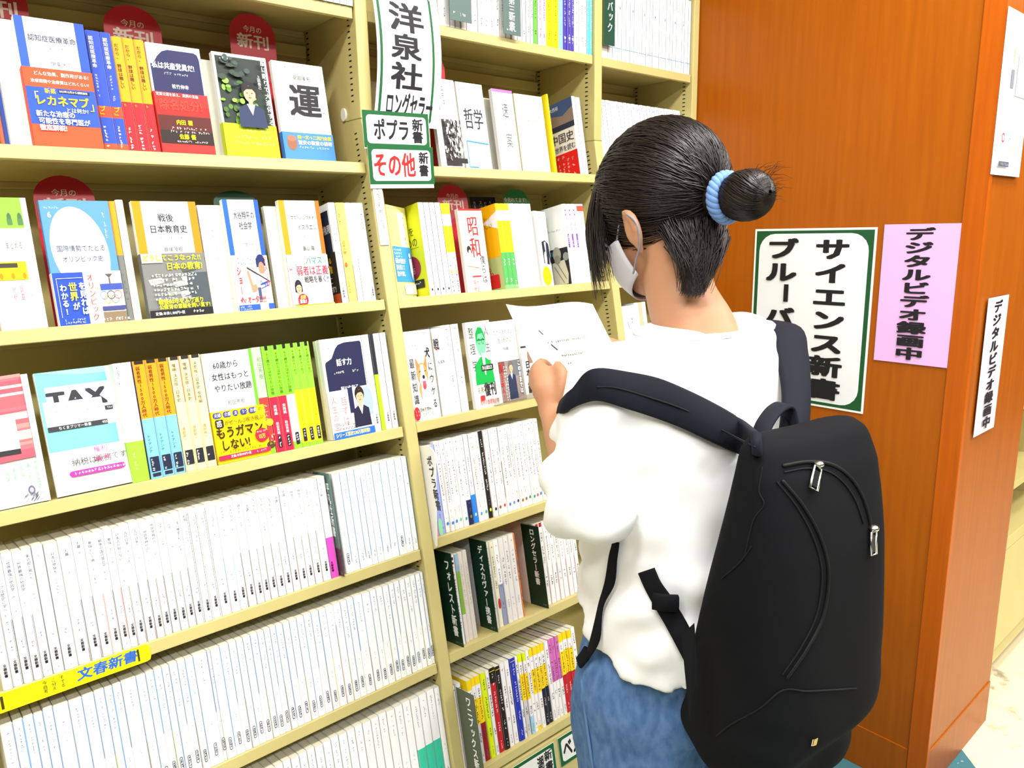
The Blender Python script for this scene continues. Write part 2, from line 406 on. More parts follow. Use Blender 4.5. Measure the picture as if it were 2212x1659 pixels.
for i, dx in enumerate((0, 1, 2)):
    M = frame(0, 1, -.5485-.0035*i, .034+.0135*i)
    r = empty('paperback_book', M, ['white paperback first behind the large blue bordered cover', 'blue spined paperback second behind the large blue bordered cover', 'red and blue paperback at the back behind the large blue bordered cover'][i], 'book', 'copies tucked behind the blue bordered cover')
    c = MB(); cm = mat([(236, 236, 240), (60, 90, 190), (240, 130, 100)][i]); c.box(0, .1, 0, .0004, 0, .178, cm); c.box(0, .1, .0116, .012, 0, .178, cm); c.box(-.0004, 0, 0, .012, 0, .178, cm); c.build('cover', r, mtx=M)
    p = MB(); p.box(.0003, .0995, .0005, .0115, .0003, .1775, PAGES); p.build('page_block', r, mtx=M)
def a_bluespine(a, w, h):
    a.text('認知症医療革命', 2.2, 8, 6.4, WHITE, True, 1, gap=1.02); a.scrib(3.2, 62, 9, 4, WHITE, True)
    a.text('ブ」', 1.5, 108, 9, YEL, True, 1); a.scrib(3, 136, 7, 4.4, WHITE, True, w=.3)
for i, (u0, u1) in enumerate(((190, 222), (222, 246))):
    x0, x1 = xat(u0, 1.57, .03, True), xat(u1, 1.57, .03, True)
    spine_book(0, 1, x0+.006, x1+.006, ['blue spined paperback beside the large blue bordered cover', 'second blue spined paperback, touching the orange spines'][i], 'blue spined copies on the second shelf', h=.180, n=.035,
               bands=[(0, .60, (40, 76, 200)), (.60, .69, (236, 70, 34)), (.69, .90, (40, 76, 200)), (.90, 1, (236, 80, 30))], art=a_bluespine, lean=0)
def a_orange(a, w, h):
    a.text('だから、', 2, 10, 6, (40, 24, 0), True, 1); a.text('野球は難しい', 2, 40, 6, (40, 24, 0), True, 1); a.text('り', 2.2, 98, 4, YEL, True); a.scrib(2.5, 128, 8, 4.4, WHITE, True, w=.3)
for i, (u0, u1) in enumerate(((246, 270), (270, 295), (295, 318))):
    x0, x1 = xat(u0, 1.57, .03, True)+.006, xat(u1, 1.57, .03, True)+.006
    spine_book(0, 1, x0, x1, 'orange and red paperback spine, %s of three standing together on the second shelf' % ordinal(i+1), 'orange and red spines', h=.176, n=.035,
               bands=[(0, .54, (255, 168, 0)), (.54, 1, (214, 24, 40))], art=a_orange)
def c_party(a):
    a.poly([(3, 36), (10, 33), (18, 22), (28, 13), (40, 9), (92, 9), (98, 12), (101, 20), (101, 100), (3, 100)], (32, 36, 88))
    a.text('私は共産党員だ!', 5, 31, 12.4, WHITE, sx=.93, bold=2); a.scrib(22, 48, 12, 4.6, WHITE); a.text('松竹伸幸', 38, 68, 8.4, WHITE, bold=1); a.scrib(3, 5, 4, 3.6, GREY)
def o_party(a):
    a.r(0, 106, 105, 124, (196, 30, 26)); a.r(0, 124, 105, 150, (90, 22, 16)); a.r(0, 150, 105, 173, (40, 20, 16))
    a.text('党首公選を訴え、異例の言論', 3, 85, 6.4, WHITE, bold=1); a.text('除名処分!', 6, 96, 20, (244, 66, 48), bold=2)
    a.text('内田 樹', 34, 131, 9.6, YEL, bold=2); a.scrib(24, 144, 16, 4.4, WHITE, w=.2); a.scrib(20, 150, 17, 4.4, WHITE, w=.2)
    a.text('佐藤 優', 36, 156, 9.6, YEL, bold=2); a.scrib(30, 167, 14, 4.2, WHITE, w=.2)
face_book(0, 1, (317, 112), (434, 134), 'navy and white paperback with a red and black paper band beside the orange spines', c_party, G1, n=.034, h=.174, obi=(84, (224, 44, 38), o_party))
def portrait(a, cx, cy, s, suit=(40, 52, 84), hair=(24, 20, 20), skin=(236, 186, 150), shirt=(190, 206, 244), bob=False, bust=2.3):
    a.poly([(cx-1.35*s, cy+bust*s), (cx-1.25*s, cy+1.5*s), (cx-.5*s, cy+1.1*s), (cx+.5*s, cy+1.1*s), (cx+1.25*s, cy+1.5*s), (cx+1.4*s, cy+bust*s)], suit)
    a.poly([(cx-.42*s, cy+1.05*s), (cx+.42*s, cy+1.05*s), (cx+.05*s, cy+min(2.1, bust)*s)], shirt)
    a.ell(cx, cy-.18*s, .74*s, .86*s, hair)
    if bob: a.poly([(cx-.76*s, cy-.3*s), (cx+.76*s, cy-.3*s), (cx+.8*s, cy+.62*s), (cx-.8*s, cy+.62*s)], hair)
    a.r(cx-.2*s, cy+.5*s, cx+.2*s, cy+1.2*s, skin); a.ell(cx, cy+.12*s, .58*s, .76*s, skin)
    a.poly([(cx-.6*s, cy-.02*s), (cx-.56*s, cy-.62*s), (cx+.56*s, cy-.62*s), (cx+.6*s, cy-.02*s), (cx+.3*s, cy-.34*s), (cx-.25*s, cy-.3*s)], hair)
    for k in (-1, 1): a.ell(cx+k*.24*s, cy+.05*s, .1*s, .035*s, (50, 36, 30), 10)
    a.poly([(cx-.2*s, cy+.42*s), (cx+.2*s, cy+.42*s), (cx, cy+.54*s)], (196, 92, 84)); a.ell(cx, cy+.24*s, .06*s, .1*s, (218, 164, 128), 10)
def c_photo(a):
    a.r(4, 6, 101, 140, (38, 52, 46)); rnd = random.Random(3)
    for _ in range(46):
        x, y = rnd.uniform(6, 70), rnd.uniform(52, 136)
        if x > 46 and y < 80: continue
        a.ell(x, y, rnd.uniform(3, 7), rnd.uniform(2.5, 6), rnd.choice([(96, 140, 40), (130, 176, 56), (70, 110, 40), (156, 196, 80)]), 9)
    for _ in range(16): a.ell(rnd.uniform(10, 90), rnd.uniform(10, 60), rnd.uniform(4, 9), rnd.uniform(3, 7), rnd.choice([(58, 74, 62), (30, 42, 40), (66, 84, 76)]), 9)
    portrait(a, 58, 72, 20, suit=(40, 54, 92), bust=3.2)
    a.scrib(9, 11, 4, 4.4, WHITE); a.text('脳は眠りで大進化する', 88, 8, 12, WHITE, True, 1, gap=1.03); a.text('上田泰己', 77, 38, 6.6, WHITE, True, 1)
def o_photo(a):
    for k, nn in enumerate((9, 13, 12)): a.scrib(18 if k else 30, 138+k*11.5, nn, 6.4, (252, 244, 160), w=.22)
face_book(0, 1, (459, 127), (577, 155), 'paperback with a photograph of a man in a suit before greenery, yellow green band', c_photo, G1, n=.034, h=.174, thick=.011, obi=(129, (198, 216, 8), o_photo), spinecol=(236, 236, 230))
M = frame(0, 1, -.2725, .052)
r = empty('paperback_book', M, 'cream paperback half hidden behind the cover with the man in a suit', 'book', G1)
c = MB(); c.box(-.006, .094, 0, .0004, 0, .166, mat((232, 230, 214))); c.box(-.006, .094, .0096, .01, 0, .166, mat((232, 230, 214))); c.build('cover', r, mtx=M)
p = MB(); p.box(-.006, .0935, .0004, .0096, .0003, .1655, PAGES); p.build('page_block', r, mtx=M)
def c_luck(a):
    a.scrib(7, 8, 5, 4, GREY); a.text('安田隆夫', 38, 24, 9.2, (60, 62, 70)); a.text('運', 22, 40, 68, (22, 22, 34), bold=2, slant=.06); a.scrib(92, 92, 1, 5, RED)
    a.scrib(44, 126, 12, 3.2, (230, 130, 130))
def o_luck(a):
    a.ell(17, 158, 10, 14, (156, 100, 74)); a.ell(17, 149, 9, 6, (176, 118, 88)); a.text('無一文→二兆円企業', 29, 142, 8, YEL, bold=2); a.text('驚安の殿堂の秘密', 29, 152, 9, WHITE, bold=2)
    a.scrib(30, 163, 12, 5, WHITE)
face_book(0, 1, (590, 161), (700, 179), 'white paperback with one large black brush character and a blue band', c_luck, G1, n=.034, h=.173, obi=(137, (70, 140, 222), o_luck))

# ---- third shelf, left bay
G2 = 'books shown cover out on the third shelf'
def c_green(a):
    a.r(0, 0, 92, 40, (140, 200, 62)); 
    for cx in (60, 84): a.ell(cx, 26, 5, 6, (70, 110, 70)); a.r(cx-6, 28, cx+6, 36, (80, 124, 74))
    a.text('まとめる', 40, 58, 10, (110, 112, 120)); a.r(0, 84, 80, 108, (252, 214, 0)); a.r(0, 86, 60, 92, (60, 56, 48)); 
    for k in range(3): a.ell(20+26*k, 103, 4, 4, ORANGE)
    a.text('調査', 55, 116, 9.5, (206, 72, 96), True); a.text('分析', 38, 116, 9.5, (206, 72, 96), True); a.scrib(60, 140, 4, 6, (230, 160, 190), True); a.scrib(78, 118, 9, 4.2, GREY, True)
face_book(0, 2, (-46, 436), (57, 444), 'white paperback with a green top and yellow block, cut off by the left picture edge', c_green, G2, n=.010, h=.176, lean=.03)
def c_olymp(a):
    a.r(0, 0, 105, 173, (92, 152, 208)); a.ell(50, 70, 43, 62, WHITE, 40, rot=-.18); a.scrib(5, 8, 6, 3.6, WHITE); a.text('6', 9, 14, 11, WHITE, bold=2); a.scrib(92, 16, 9, 4.2, WHITE, True)
    a.text('国際情勢でたどる', 14, 62, 9.4, (64, 78, 120)); a.text('オリンピック史', 20, 77, 9, (64, 78, 120))
def o_olymp(a):
    a.r(0, 100, 46, 173, (38, 78, 190)); a.r(72, 106, 105, 128, (196, 206, 220)); a.r(70, 118, 105, 127, (60, 84, 176)); a.poly([(80, 104), (92, 104), (86, 110)], (96, 84, 76)); a.r(85, 110, 87, 120, (96, 84, 76))
    for k in range(3): a.ring(74+11*k, 134, 6.2, 1.0, [(120, 150, 190), (60, 60, 70), (206, 90, 90)][k])
    for k in range(2): a.ring(79.5+11*k, 140, 6.2, 1.0, [(196, 170, 60), (90, 150, 110)][k])
    a.r(68, 150, 105, 156, (70, 74, 140)); a.r(68, 158, 105, 173, (140, 120, 96)); a.scrib(66, 166, 9, 4.6, WHITE, w=.3)
    a.line(5, 108, 44, 108, .6, WHITE); a.line(5, 108, 5, 162, .6, WHITE)
    a.text('わかる!', 8, 116, 10.8, WHITE, True, 2); a.text('世界', 21, 114, 13, (250, 240, 60), True, 2); a.text('が', 23, 142, 11, WHITE, True, 2); a.text('を見れば', 36, 114, 11.5, (250, 252, 255), True, 2)
    a.text('オリンピック', 50, 103, 11.4, (224, 60, 50), True, 1, gap=.98); a.scrib(8, 164, 9, 3.4, WHITE); a.scrib(8, 168, 9, 3.4, WHITE)
face_book(0, 2, (84, 441), (236, 456), 'sky blue paperback with a white egg shape and a blue band with interlocked rings', c_olymp, G2, n=.010, lean=.0, h=.172, obi=(100, WHITE, o_olymp), base=(92, 152, 208))
def c_edu(a):
    a.r(0, 0, 14, 90, (255, 150, 0)); a.r(92, 0, 105, 90, (255, 140, 0)); a.text('戦後', 38, 18, 13, (40, 40, 56), bold=1); a.text('日本教育史', 22, 35, 13, (40, 40, 56), sx=.96, bold=1); a.scrib(38, 52, 9, 4, GREY); a.text('貝塚茂樹', 40, 68, 8, (80, 80, 92))
def o_edu(a):
    a.r(0, 78, 105, 160, (126, 128, 126)); rnd = random.Random(5)
    for k in range(9): x, y = rnd.uniform(4, 80), rnd.uniform(96, 140); a.poly([(x, y), (x+22, y-3), (x+26, y+5), (x+3, y+8)], rnd.choice([(196, 196, 190), (160, 166, 160), (84, 90, 88)]))
    a.r(70, 108, 105, 160, (74, 84, 90)); a.r(0, 78, 34, 92, (190, 190, 184))
    a.text('どうしてこうなった?!', 2, 80, 10, (250, 240, 40), bold=2, sx=1.0); a.text('日本の教育!', 38, 92, 11.6, (250, 240, 40), bold=2)
    for k in range(6): a.ell(14, 111+k*7, 1.4, 1.4, WHITE, 8); a.scrib(17, 108+k*7, 13-k % 3, 5.2, WHITE, w=.3)
    a.text('戦後80年をふり返り', 16, 146, 8.4, (250, 236, 30), bold=2); a.text('公教育の意義を問い直す!', 16, 154, 7.6, (250, 236, 30), bold=2)
    a.r(0, 162, 105, 173, (28, 28, 30)); a.text('定価:本体1,100円+税', 8, 164.5, 5.4, WHITE, bold=1); a.scrib(66, 164.5, 7, 4.6, WHITE, w=.3)
face_book(0, 2, (281, 427), (421, 438), 'white paperback with yellow orange side bars and a grey classroom photo band', c_edu, G2, n=.008, h=.172, obi=(78, (126, 128, 126), o_edu))
def a_wo(a, w, h): a.scrib(2, 96, 1, 6, YEL, True); a.scrib(2.4, 104, 10, 3.6, GREY, True)
spine_book(0, 2, -.4575, -.4475, 'slim white paperback edge right of the sky blue cover', 'white and orange spines on the third shelf', h=.172, n=.012, bands=[(0, 1, (236, 228, 216))])
spine_book(0, 2, -.4470, -.4385, 'white paperback spine with an orange stripe left of the classroom band', 'white and orange spines on the third shelf', h=.172, n=.010, bands=[(0, .45, (252, 160, 20)), (.45, 1, (120, 122, 120))], art=a_wo)
spine_book(0, 2, -.4380, -.4275, 'plain cream spine touching the yellow orange bordered cover', 'white and orange spines on the third shelf', h=.174, n=.010, bands=[(0, 1, (250, 244, 230))], edge=[(.05, .45, (240, 190, 120), .002)])
def c_leaf(a): a.text('内野 宗治', 30, 32, 6, GREY, True); a.scrib(36, 66, 8, 4.4, GREY, True); a.line(20, 150, 90, 150, .5, (230, 226, 214))
face_book(0, 2, (425, 441), (500, 441), 'plain white paperback half hidden behind the blue bordered ballplayer cover', c_leaf, G2, n=.022, h=.170, base=(248, 246, 234))
def c_ball(a):
    a.r(0, 0, 14, 86, (30, 100, 220)); a.r(92, 0, 105, 96, (30, 90, 210)); a.text('大谷翔平の', 26, 18, 12.6, (46, 48, 70), sx=.98, bold=1); a.text('社会学', 38, 34, 13, (46, 48, 70), bold=1); a.text('内野宗治', 42, 66, 7.5, (130, 130, 146))
def o_ball(a):
    a.scrib(10, 90, 10, 5, (90, 92, 110)); a.scrib(10, 97, 12, 5, (90, 92, 110))
    a.poly([(70, 92), (96, 92), (98, 104), (70, 106)], (24, 40, 104)); a.ell(84, 94, 12, 8, (24, 40, 104)); a.ell(84, 108, 9, 10, (198, 138, 108)); a.poly([(56, 122), (76, 116), (96, 118), (104, 126), (104, 156), (64, 156), (58, 140)], (232, 236, 242))
    a.poly([(38, 112), (44, 110), (52, 134), (62, 132), (64, 142), (48, 146)], (206, 148, 116)); a.line(40, 106, 104, 130, 2.2, (40, 34, 34)); a.poly([(66, 158), (98, 158), (100, 173), (70, 173)], (226, 230, 238)); a.r(64, 138, 73, 158, (70, 84, 120))
    a.line(74, 134, 102, 128, 2.2, (40, 76, 180)); a.text('Dodgers', 72, 126, 9.5, (40, 76, 180), bold=1, slant=.3, sx=.8); a.line(74, 140, 98, 135, 1.2, (40, 76, 180))
    a.text('ショーヘ', 8, 104, 15, (228, 44, 52), True, 2, sx=.9); a.text('イ・オータニ!!!', 6, 150, 13, (228, 44, 52), bold=2, sx=.86); a.text('アメリカ', 90, 90, 12, (228, 60, 66), True, 1)
    a.r(0, 164, 62, 173, (44, 92, 206)); a.scrib(4, 165, 8, 3.8, WHITE); a.scrib(4, 169, 9, 3.6, WHITE); a.r(88, 164, 105, 173, (44, 92, 206))
face_book(0, 2, (478, 428), (558, 447), 'white paperback with blue side bars and a ballplayer on its paper band', c_ball, G2, n=.008, h=.176, obi=(88, WHITE, o_ball))
face_book(0, 2, (569, 446), (618, 446), 'plain cream paperback half hidden between the ballplayer cover and the orange bordered cover', lambda a: a.scrib(70, 30, 9, 6, GREY, True), G2, n=.022, h=.169, base=(248, 246, 232))
def c_ham(a):
    a.r(0, 0, 15, 88, (255, 156, 0)); a.r(94, 0, 105, 88, (240, 112, 10)); a.text('ハマス・パレスチナ・', 18, 24, 8.6, (40, 40, 50), sx=.9); a.text('イスラエル', 40, 39, 10, (40, 40, 50)); a.scrib(40, 56, 9, 4.2, GREY); a.text('飯山 陽', 46, 74, 9, (70, 72, 80), bold=1)
def o_ham(a):
    a.scrib(6, 94, 10, 5.4, (90, 190, 150)); a.scrib(6, 102, 9, 5.4, (90, 190, 150)); a.text('ハマス', 46, 92, 14, (0, 140, 120), sx=1.05, bold=1); a.text('の', 95, 98, 8, (0, 140, 120))
    a.text('“弱者は正義”', 2, 107, 17, (206, 40, 74), bold=1, sx=.98); a.text('戦略を暴く!!', 36, 124, 12.5, (40, 40, 44), bold=1, sx=.95)
    portrait(a, 18, 142, 12, suit=(236, 232, 240), hair=(34, 26, 44), bob=True, shirt=(246, 220, 210))
    for k in range(6): a.ell(38, 140+k*5, .8, .8, BLACK, 6); a.scrib(46, 138+k*5, random.randint(8, 11), 3.4, (200, 110, 130) if k % 2 else GREY)
    a.ell(24, 163, 13, 10, (228, 30, 50)); a.text('必読', 17, 155, 7, (255, 236, 120), bold=2); a.text('緊急!!', 14, 162, 7, WHITE, bold=2); a.r(0, 171, 105, 173, (252, 176, 0))
face_book(0, 2, (600, 437), (689, 446), 'white paperback with orange side bars, green and red lettering on its band', c_ham, G2, n=.008, h=.176, obi=(90, WHITE, o_ham))
def c_kgn(a):
    a.r(0, 12, 98, 84, (36, 40, 72)); a.text('の権限', 56, 36, 16, WHITE, bold=1); a.r(0, 84, 105, 173, (46, 38, 36)); a.text('こにある', 44, 92, 11, YEL, bold=2); a.text('真の権', 46, 106, 14, YEL, bold=2); a.text('家に', 54, 124, 15, WHITE, bold=2); a.text('尽くす!', 50, 141, 13, WHITE, bold=2); a.r(0, 156, 105, 173, (206, 84, 40))
GS2 = 'spines at the right end of the third shelf'
XB = [xat(u, .3198, .008) for u in (742, 757, 777, 790, 803, 820)]
def a_yb(a, w, h): a.scrib(2.4, 18, 5, 4, (120, 70, 0), True); a.text('日本の闇', 2, 66, 6, (220, 110, 0), True); a.ell(4, 108, 2.6, 4.5, (236, 110, 30)); a.scrib(2, 130, 6, 4.4, (230, 120, 20), True)
spine_book(0, 2, XB[0], XB[1], 'white paperback with navy panelled, black banded cover, right of the orange bordered one', GS2, bands=[(0, 1, WHITE)], cover_art=c_kgn, art=lambda a, w, h: (a.scrib(2.4, 52, 6, 4, GREY, True), a.text('文春新書', 2.6, 146, 4.6, BLACK, True, 1)))
spine_book(0, 2, XB[1], XB[2], 'yellow orange spine among white ones at the end of the third shelf', GS2, bands=[(0, 1, (255, 214, 110))], art=a_yb, edge=[(.62, 1, (60, 40, 40), .0018)])
spine_book(0, 2, XB[2], XB[3], 'white spine just right of the yellow orange one, red sliver at its side', GS2, art=lambda a, w, h: a.scrib(2.4, 16, 20, 4, (190, 190, 206), True), edge=[(.55, 1, (40, 40, 44), .0016)])
spine_book(0, 2, XB[3], XB[4], 'white spine second from the right post on the third shelf, left bay', GS2, art=lambda a, w, h: a.scrib(2.4, 16, 22, 4, (196, 200, 210), True), edge=[(.80, 1, (30, 30, 40), .003)])
spine_book(0, 2, XB[4], XB[5]-.004, 'white spine touching the post at the end of the third shelf, left bay', GS2, art=lambda a, w, h: (a.scrib(3.4, 14, 8, 4.4, (110, 110, 120), True), a.text('文春新書', 4.4, 148, 4.4, BLACK, True, 1)))

# ---- fourth shelf, left bay
G3 = 'books shown cover out on the fourth shelf'
def c_stripe(a):
    a.r(0, 0, 92, 112, (196, 168, 160)); rnd = random.Random(9); y = 0
    while y < 110:
        t = rnd.uniform(2, 7); a.poly([(0, y), (92, y-2), (92, y+t-2), (0, y+t)], rnd.choice([(216, 88, 104), (226, 106, 118), (186, 140, 132), (228, 216, 190), (200, 200, 204), (220, 96, 106), (236, 196, 180)])); y += t
    a.r(0, 56, 66, 100, WHITE); a.r(0, 98, 66, 105, (44, 44, 48)); a.r(93, 0, 105, 173, WHITE)
    for k, st in enumerate(('ナチのロマン', '裏にあるた', '苦悩', '希望', '現場')): a.text(st, 84-14*k, 116+k*2, 8, (60, 190, 90), True)
    a.ell(72, 155, 7, 6, (110, 108, 130)); a.ell(72, 155, 4, 3.4, (180, 178, 196)); 
    for _ in range(26): x, y = rnd.uniform(52, 80), rnd.uniform(162, 172); a.line(x, y, x+6, y-4, .8, (96, 94, 120))
face_book(0, 3, (-62, 822), (56, 802), 'white paperback with red and grey stripes, cut off by the left picture edge', c_stripe, G3, n=.010, h=.173, lean=.10, spinecol=WHITE)
def c_tax(a):
    a.r(0, 0, 97, 112, (120, 232, 210)); a.poly([(0, 0), (97, 0), (97, 9), (60, 8)], (150, 236, 220)); a.r(10, 22, 97, 84, WHITE); a.r(4, 42, 92, 84, WHITE)
    a.text('TAX', 11, 25, 32, (40, 42, 52), bold=3, sx=1.2); a.r(6, 44, 84, 76, WHITE); a.scrib(18, 46, 7, 7, (190, 186, 196)); a.scrib(16, 55, 12, 7, (184, 180, 190)); a.scrib(20, 66, 8, 5, (226, 218, 200))
    a.r(4, 77, 86, 84, (46, 48, 58)); a.text('ちくまプリマー新書', 18, 78, 5, WHITE); a.text('455', 78, 78, 5, WHITE, bold=1); a.r(86, 58, 97, 64, (46, 48, 58)); a.text('TAX', 89, 59, 3.6, WHITE)
    a.text('権利', 58, 112, 10, (226, 90, 160)); a.text('納税は', 26, 125, 11.5, (50, 50, 62)); a.text('義務', 58, 125, 11.5, (120, 60, 90)); a.line(57, 132, 80, 128, 1, (226, 60, 140)); a.text('です', 81, 125, 11, (80, 80, 92))
    a.rr(20, 142, 98, 150, 4, (232, 50, 160)); a.scrib(23, 143.5, 17, 4.2, WHITE, w=.28); a.scrib(26, 160, 1, 5, GREY)
face_book(0, 3, (70, 800), (235, 784), 'white paperback with a mint green block and big black letters reading TAX', c_tax, G3, n=.010, h=.1735, lean=.17)
def a_wg(a, w, h): a.scrib(3, 4, 6, 4.4, GREY, True); a.scrib(7, 20, 12, 4.4, (206, 206, 214), True); a.scrib(6, 126, 8, 4, (236, 250, 210), True)
R3 = 'spines on the fourth shelf, left bay'
def X3(u): return xat(u, .5517, .008)
spine_book(0, 3, X3(289), X3(328), 'broad white spine with a lime green foot beside the mint green cover', R3, h=.173, n=.008, bands=[(0, .66, WHITE), (.66, 1, (160, 214, 60))], art=a_wg, d=.1)
def a_or(a, w, h):
    a.r(2.2, 0, w-2.2, 5, (40, 26, 20)); a.text('弱者男性1500万人時代', 2.4, 8, 6.2, (96, 40, 0), True, 1, gap=1.0); a.text('トイアンナ', 2.6, 108, 5.4, (70, 110, 140), True); a.rr(2.0, 141, w-2.0, 163, 1, (30, 40, 66)); a.scrib(3, 143, 5, 3.8, WHITE, True, w=.3); a.r(2.6, 165, w-2.6, 170, (40, 40, 60))
for i, (u0, u1) in enumerate(((329, 355), (355, 380), (380, 404))):
    spine_book(0, 3, X3(u0), X3(u1), 'orange and sky blue paperback spine, %s of three in a row' % ordinal(i+1), 'orange and sky blue spines', h=.173, bands=[(0, .49, (255, 160, 10)), (.49, 1, (130, 202, 246))], art=a_or, side=(60, 70, 110))
def a_cr(a, w, h, t='増補 決定版・日本史'):
    a.r(2.2, 0, w-2.2, 5, (40, 34, 30)); a.text(t, 2.4, 10, 6, (90, 80, 50), True, gap=1.02); a.text('渡部昇一', 2.6, 106, 5.4, (150, 136, 90), True); a.rr(2.0, 141, w-2.0, 163, 1, (36, 36, 46)); a.scrib(3, 143, 5, 3.8, WHITE, True, w=.3)
for i, (u0, u1) in enumerate(((405, 428), (428, 450), (450, 472))):
    spine_book(0, 3, X3(u0), X3(u1), 'cream history paperback spine, %s of three right of the orange spines' % ordinal(i+1), 'cream history spines', h=.173, bands=[(0, 1, (250, 236, 176))], art=(a_cr if i < 2 else (lambda a, w, h: a_cr(a, w, h, '決定版・日本史 女性編'))), edge=[(0, .4, (226, 80, 50), .0016)] if i < 2 else None)
def c_sixty(a):
    a.r(92, 0, 105, 173, (110, 214, 40)); a.r(0, 166, 105, 173, (150, 220, 40)); a.text('60歳から', 18, 14, 12.5, (44, 46, 58), bold=1); a.text('女性はもっと', 12, 32, 12.5, (44, 46, 58), bold=1); a.text('やりたい放題', 14, 50, 12.5, (44, 46, 58), bold=1); a.text('和田秀樹', 36, 76, 8.6, (120, 120, 128))
def o_sixty(a):
    for k, st in enumerate(('夫婦', '介護', '夫', 'うつ', 'お金')): x = [2, 22, 41, 56, 73][k]; w = [17, 16, 11, 14, 15][k]; a.rr(x, 93, x+w, 102, 4, (60, 62, 150)); a.text(st, x+2.5, 94, 6.6 if len(st) > 1 else 7, WHITE, bold=1)
    a.text('の', 92, 93, 8, (60, 50, 20)); a.rr(4, 104, 20, 117, 3, (40, 30, 10)); a.text('惑', 6, 105, 11, WHITE, bold=1); a.text('がぜ〜んぶ吹き飛ぶ!', 22, 106, 9, (110, 80, 10), bold=1, sx=.95)
    a.text('もうガマン', 2, 116, 19, (60, 40, 6), bold=2); a.text('しない!', 8, 136, 18, (60, 40, 6), bold=2); a.ell(92, 139, 14, 11, (222, 36, 60)); a.scrib(82, 131, 5, 4, WHITE); a.text('13万', 84, 137, 8, (255, 224, 90), bold=2)
    a.scrib(4, 153, 18, 4.6, (120, 96, 10), w=.2); a.r(0, 160, 105, 167, (222, 40, 84)); a.text('定価:本体990円+税', 24, 161, 4.8, WHITE, bold=1); a.scrib(76, 161, 5, 4, WHITE)
face_book(0, 3, (435, 771), (548, 750), 'white and lime paperback with a bright yellow band of big black lettering', c_sixty, G3, n=.008, h=.172, obi=(91, (252, 220, 0), o_sixty))
def a_gr1(a, w, h): a.r(w/2-2.5, 0, w/2+2.5, 7, BLACK); a.text('60歳からはやりたい放題', w/2-2.9, 10, 5.8, (60, 100, 10), True, gap=1.0); a.text('実践編', w/2-2.6, 96, 5.6, WHITE, True, 1); a.text('和田秀樹', w/2-2.6, 124, 5, WHITE, True, 1); a.rr(w/2-3, 146, w/2+3, 166, 1, (30, 30, 40)); a.scrib(w/2-2, 148, 4, 4, WHITE, True, w=.3)
def a_gr0(a, w, h): a.text('和田秀樹', 6, 16, 9, (140, 160, 130), True, sx=.9); a.scrib(5, 92, 4, 7, (255, 170, 130), True, w=.3); a.ell(12, 122, 6, 6, (250, 200, 40)); a.scrib(8, 130, 3, 9, (255, 210, 190), True, w=.3); a.ell(9, 158, 7, 6, (90, 56, 30)); a.scrib(6, 152, 2, 6, LIME)
def a_gr2(a, w, h): a.r(w/2-2.5, 0, w/2+2.5, 7, BLACK); a.text('60歳のトリセツ', w/2-2.7, 10, 5.4, (60, 110, 20), True); a.scrib(w/2-2, 112, 6, 4, (200, 160, 0), True); a.rr(w/2-3, 142, w/2+3, 164, 1, (30, 30, 40)); a.scrib(w/2-2, 144, 4, 4, WHITE, True, w=.3)
GN = 'green topped spines on the fourth shelf'
B0 = [(0, .48, (136, 226, 40)), (.48, 1, (230, 30, 66))]; B1 = [(0, .48, (136, 226, 40)), (.48, .93, WHITE), (.93, 1, (150, 210, 40))]; B2 = [(0, .45, (146, 228, 50)), (.45, .96, (252, 230, 0)), (.96, 1, (150, 220, 40))]
for i, (u0, u1, bb, ar) in enumerate(((579, 600, [(0, .47, (190, 214, 180)), (.47, .93, (226, 60, 56)), (.93, 1, (140, 214, 40))], a_gr0), (601, 620, B0, a_gr1), (620, 639, B0, a_gr1), (639, 657, B1, a_gr1), (657, 672, B2, a_gr2), (672, 687, B2, a_gr2), (687, 702, B2, a_gr2))):
    spine_book(0, 3, X3(u0), X3(u1), ['pale green and orange spine right beside the yellow banded cover', 'first green and crimson spine, left of its twin', 'second green and crimson spine, touching the green and white one', 'green topped spine with a white lower half', 'first green and yellow spine, beside the green and white one', 'middle of the three green and yellow spines', 'last green and yellow spine before the navy talk cover'][i], GN, h=.173, bands=bb, art=ar)
face_book(0, 3, (681, 738), (700, 735), 'cream paperback just showing behind the left edge of the navy panelled cover', lambda a: None, G3, n=.021, h=.172, w=.03, base=(250, 246, 226))
def c_talk(a):
    a.poly([(6, 44), (8, 40), (24, 34), (36, 18), (44, 12), (60, 9), (100, 9), (103, 12), (103, 102), (6, 102)], (30, 34, 74)); a.scrib(6, 14, 4, 4, GREY)
    a.text('話す力', 34, 36, 13, WHITE, bold=2); a.scrib(24, 57, 12, 5, WHITE, w=.2); a.text('阿川佐和子', 36, 84, 9, WHITE, bold=1)
def o_talk(a):
    a.text('人生の宝', 5, 99, 15, (232, 120, 130), True, sx=.95); a.text('話すは', 30, 101, 17, (232, 130, 138), True, sx=.9); a.scrib(48, 92, 3, 9, (240, 180, 186), True); a.r(50, 88, 62, 132, (34, 38, 80)); a.r(62, 88, 105, 160, (232, 236, 246)); a.ell(98, 116, 14, 26, (170, 190, 236))
    portrait(a, 78, 104, 16, suit=(34, 34, 62), hair=(40, 30, 28), shirt=(240, 220, 206), bob=False, bust=3.4)
    a.scrib(16, 146, 6, 6.6, (90, 80, 60)); a.scrib(16, 153, 7, 6.6, (90, 80, 60)); a.r(0, 161, 105, 173, (40, 110, 214)); a.text('シリーズ累計230万部突破!', 4, 162.5, 8, (252, 240, 120), bold=2, sx=.93)
face_book(0, 3, (689, 737), (778, 724), 'white paperback with a navy panel and a photo of a smiling woman', c_talk, G3, n=.008, h=.173, obi=(90, WHITE, o_talk))
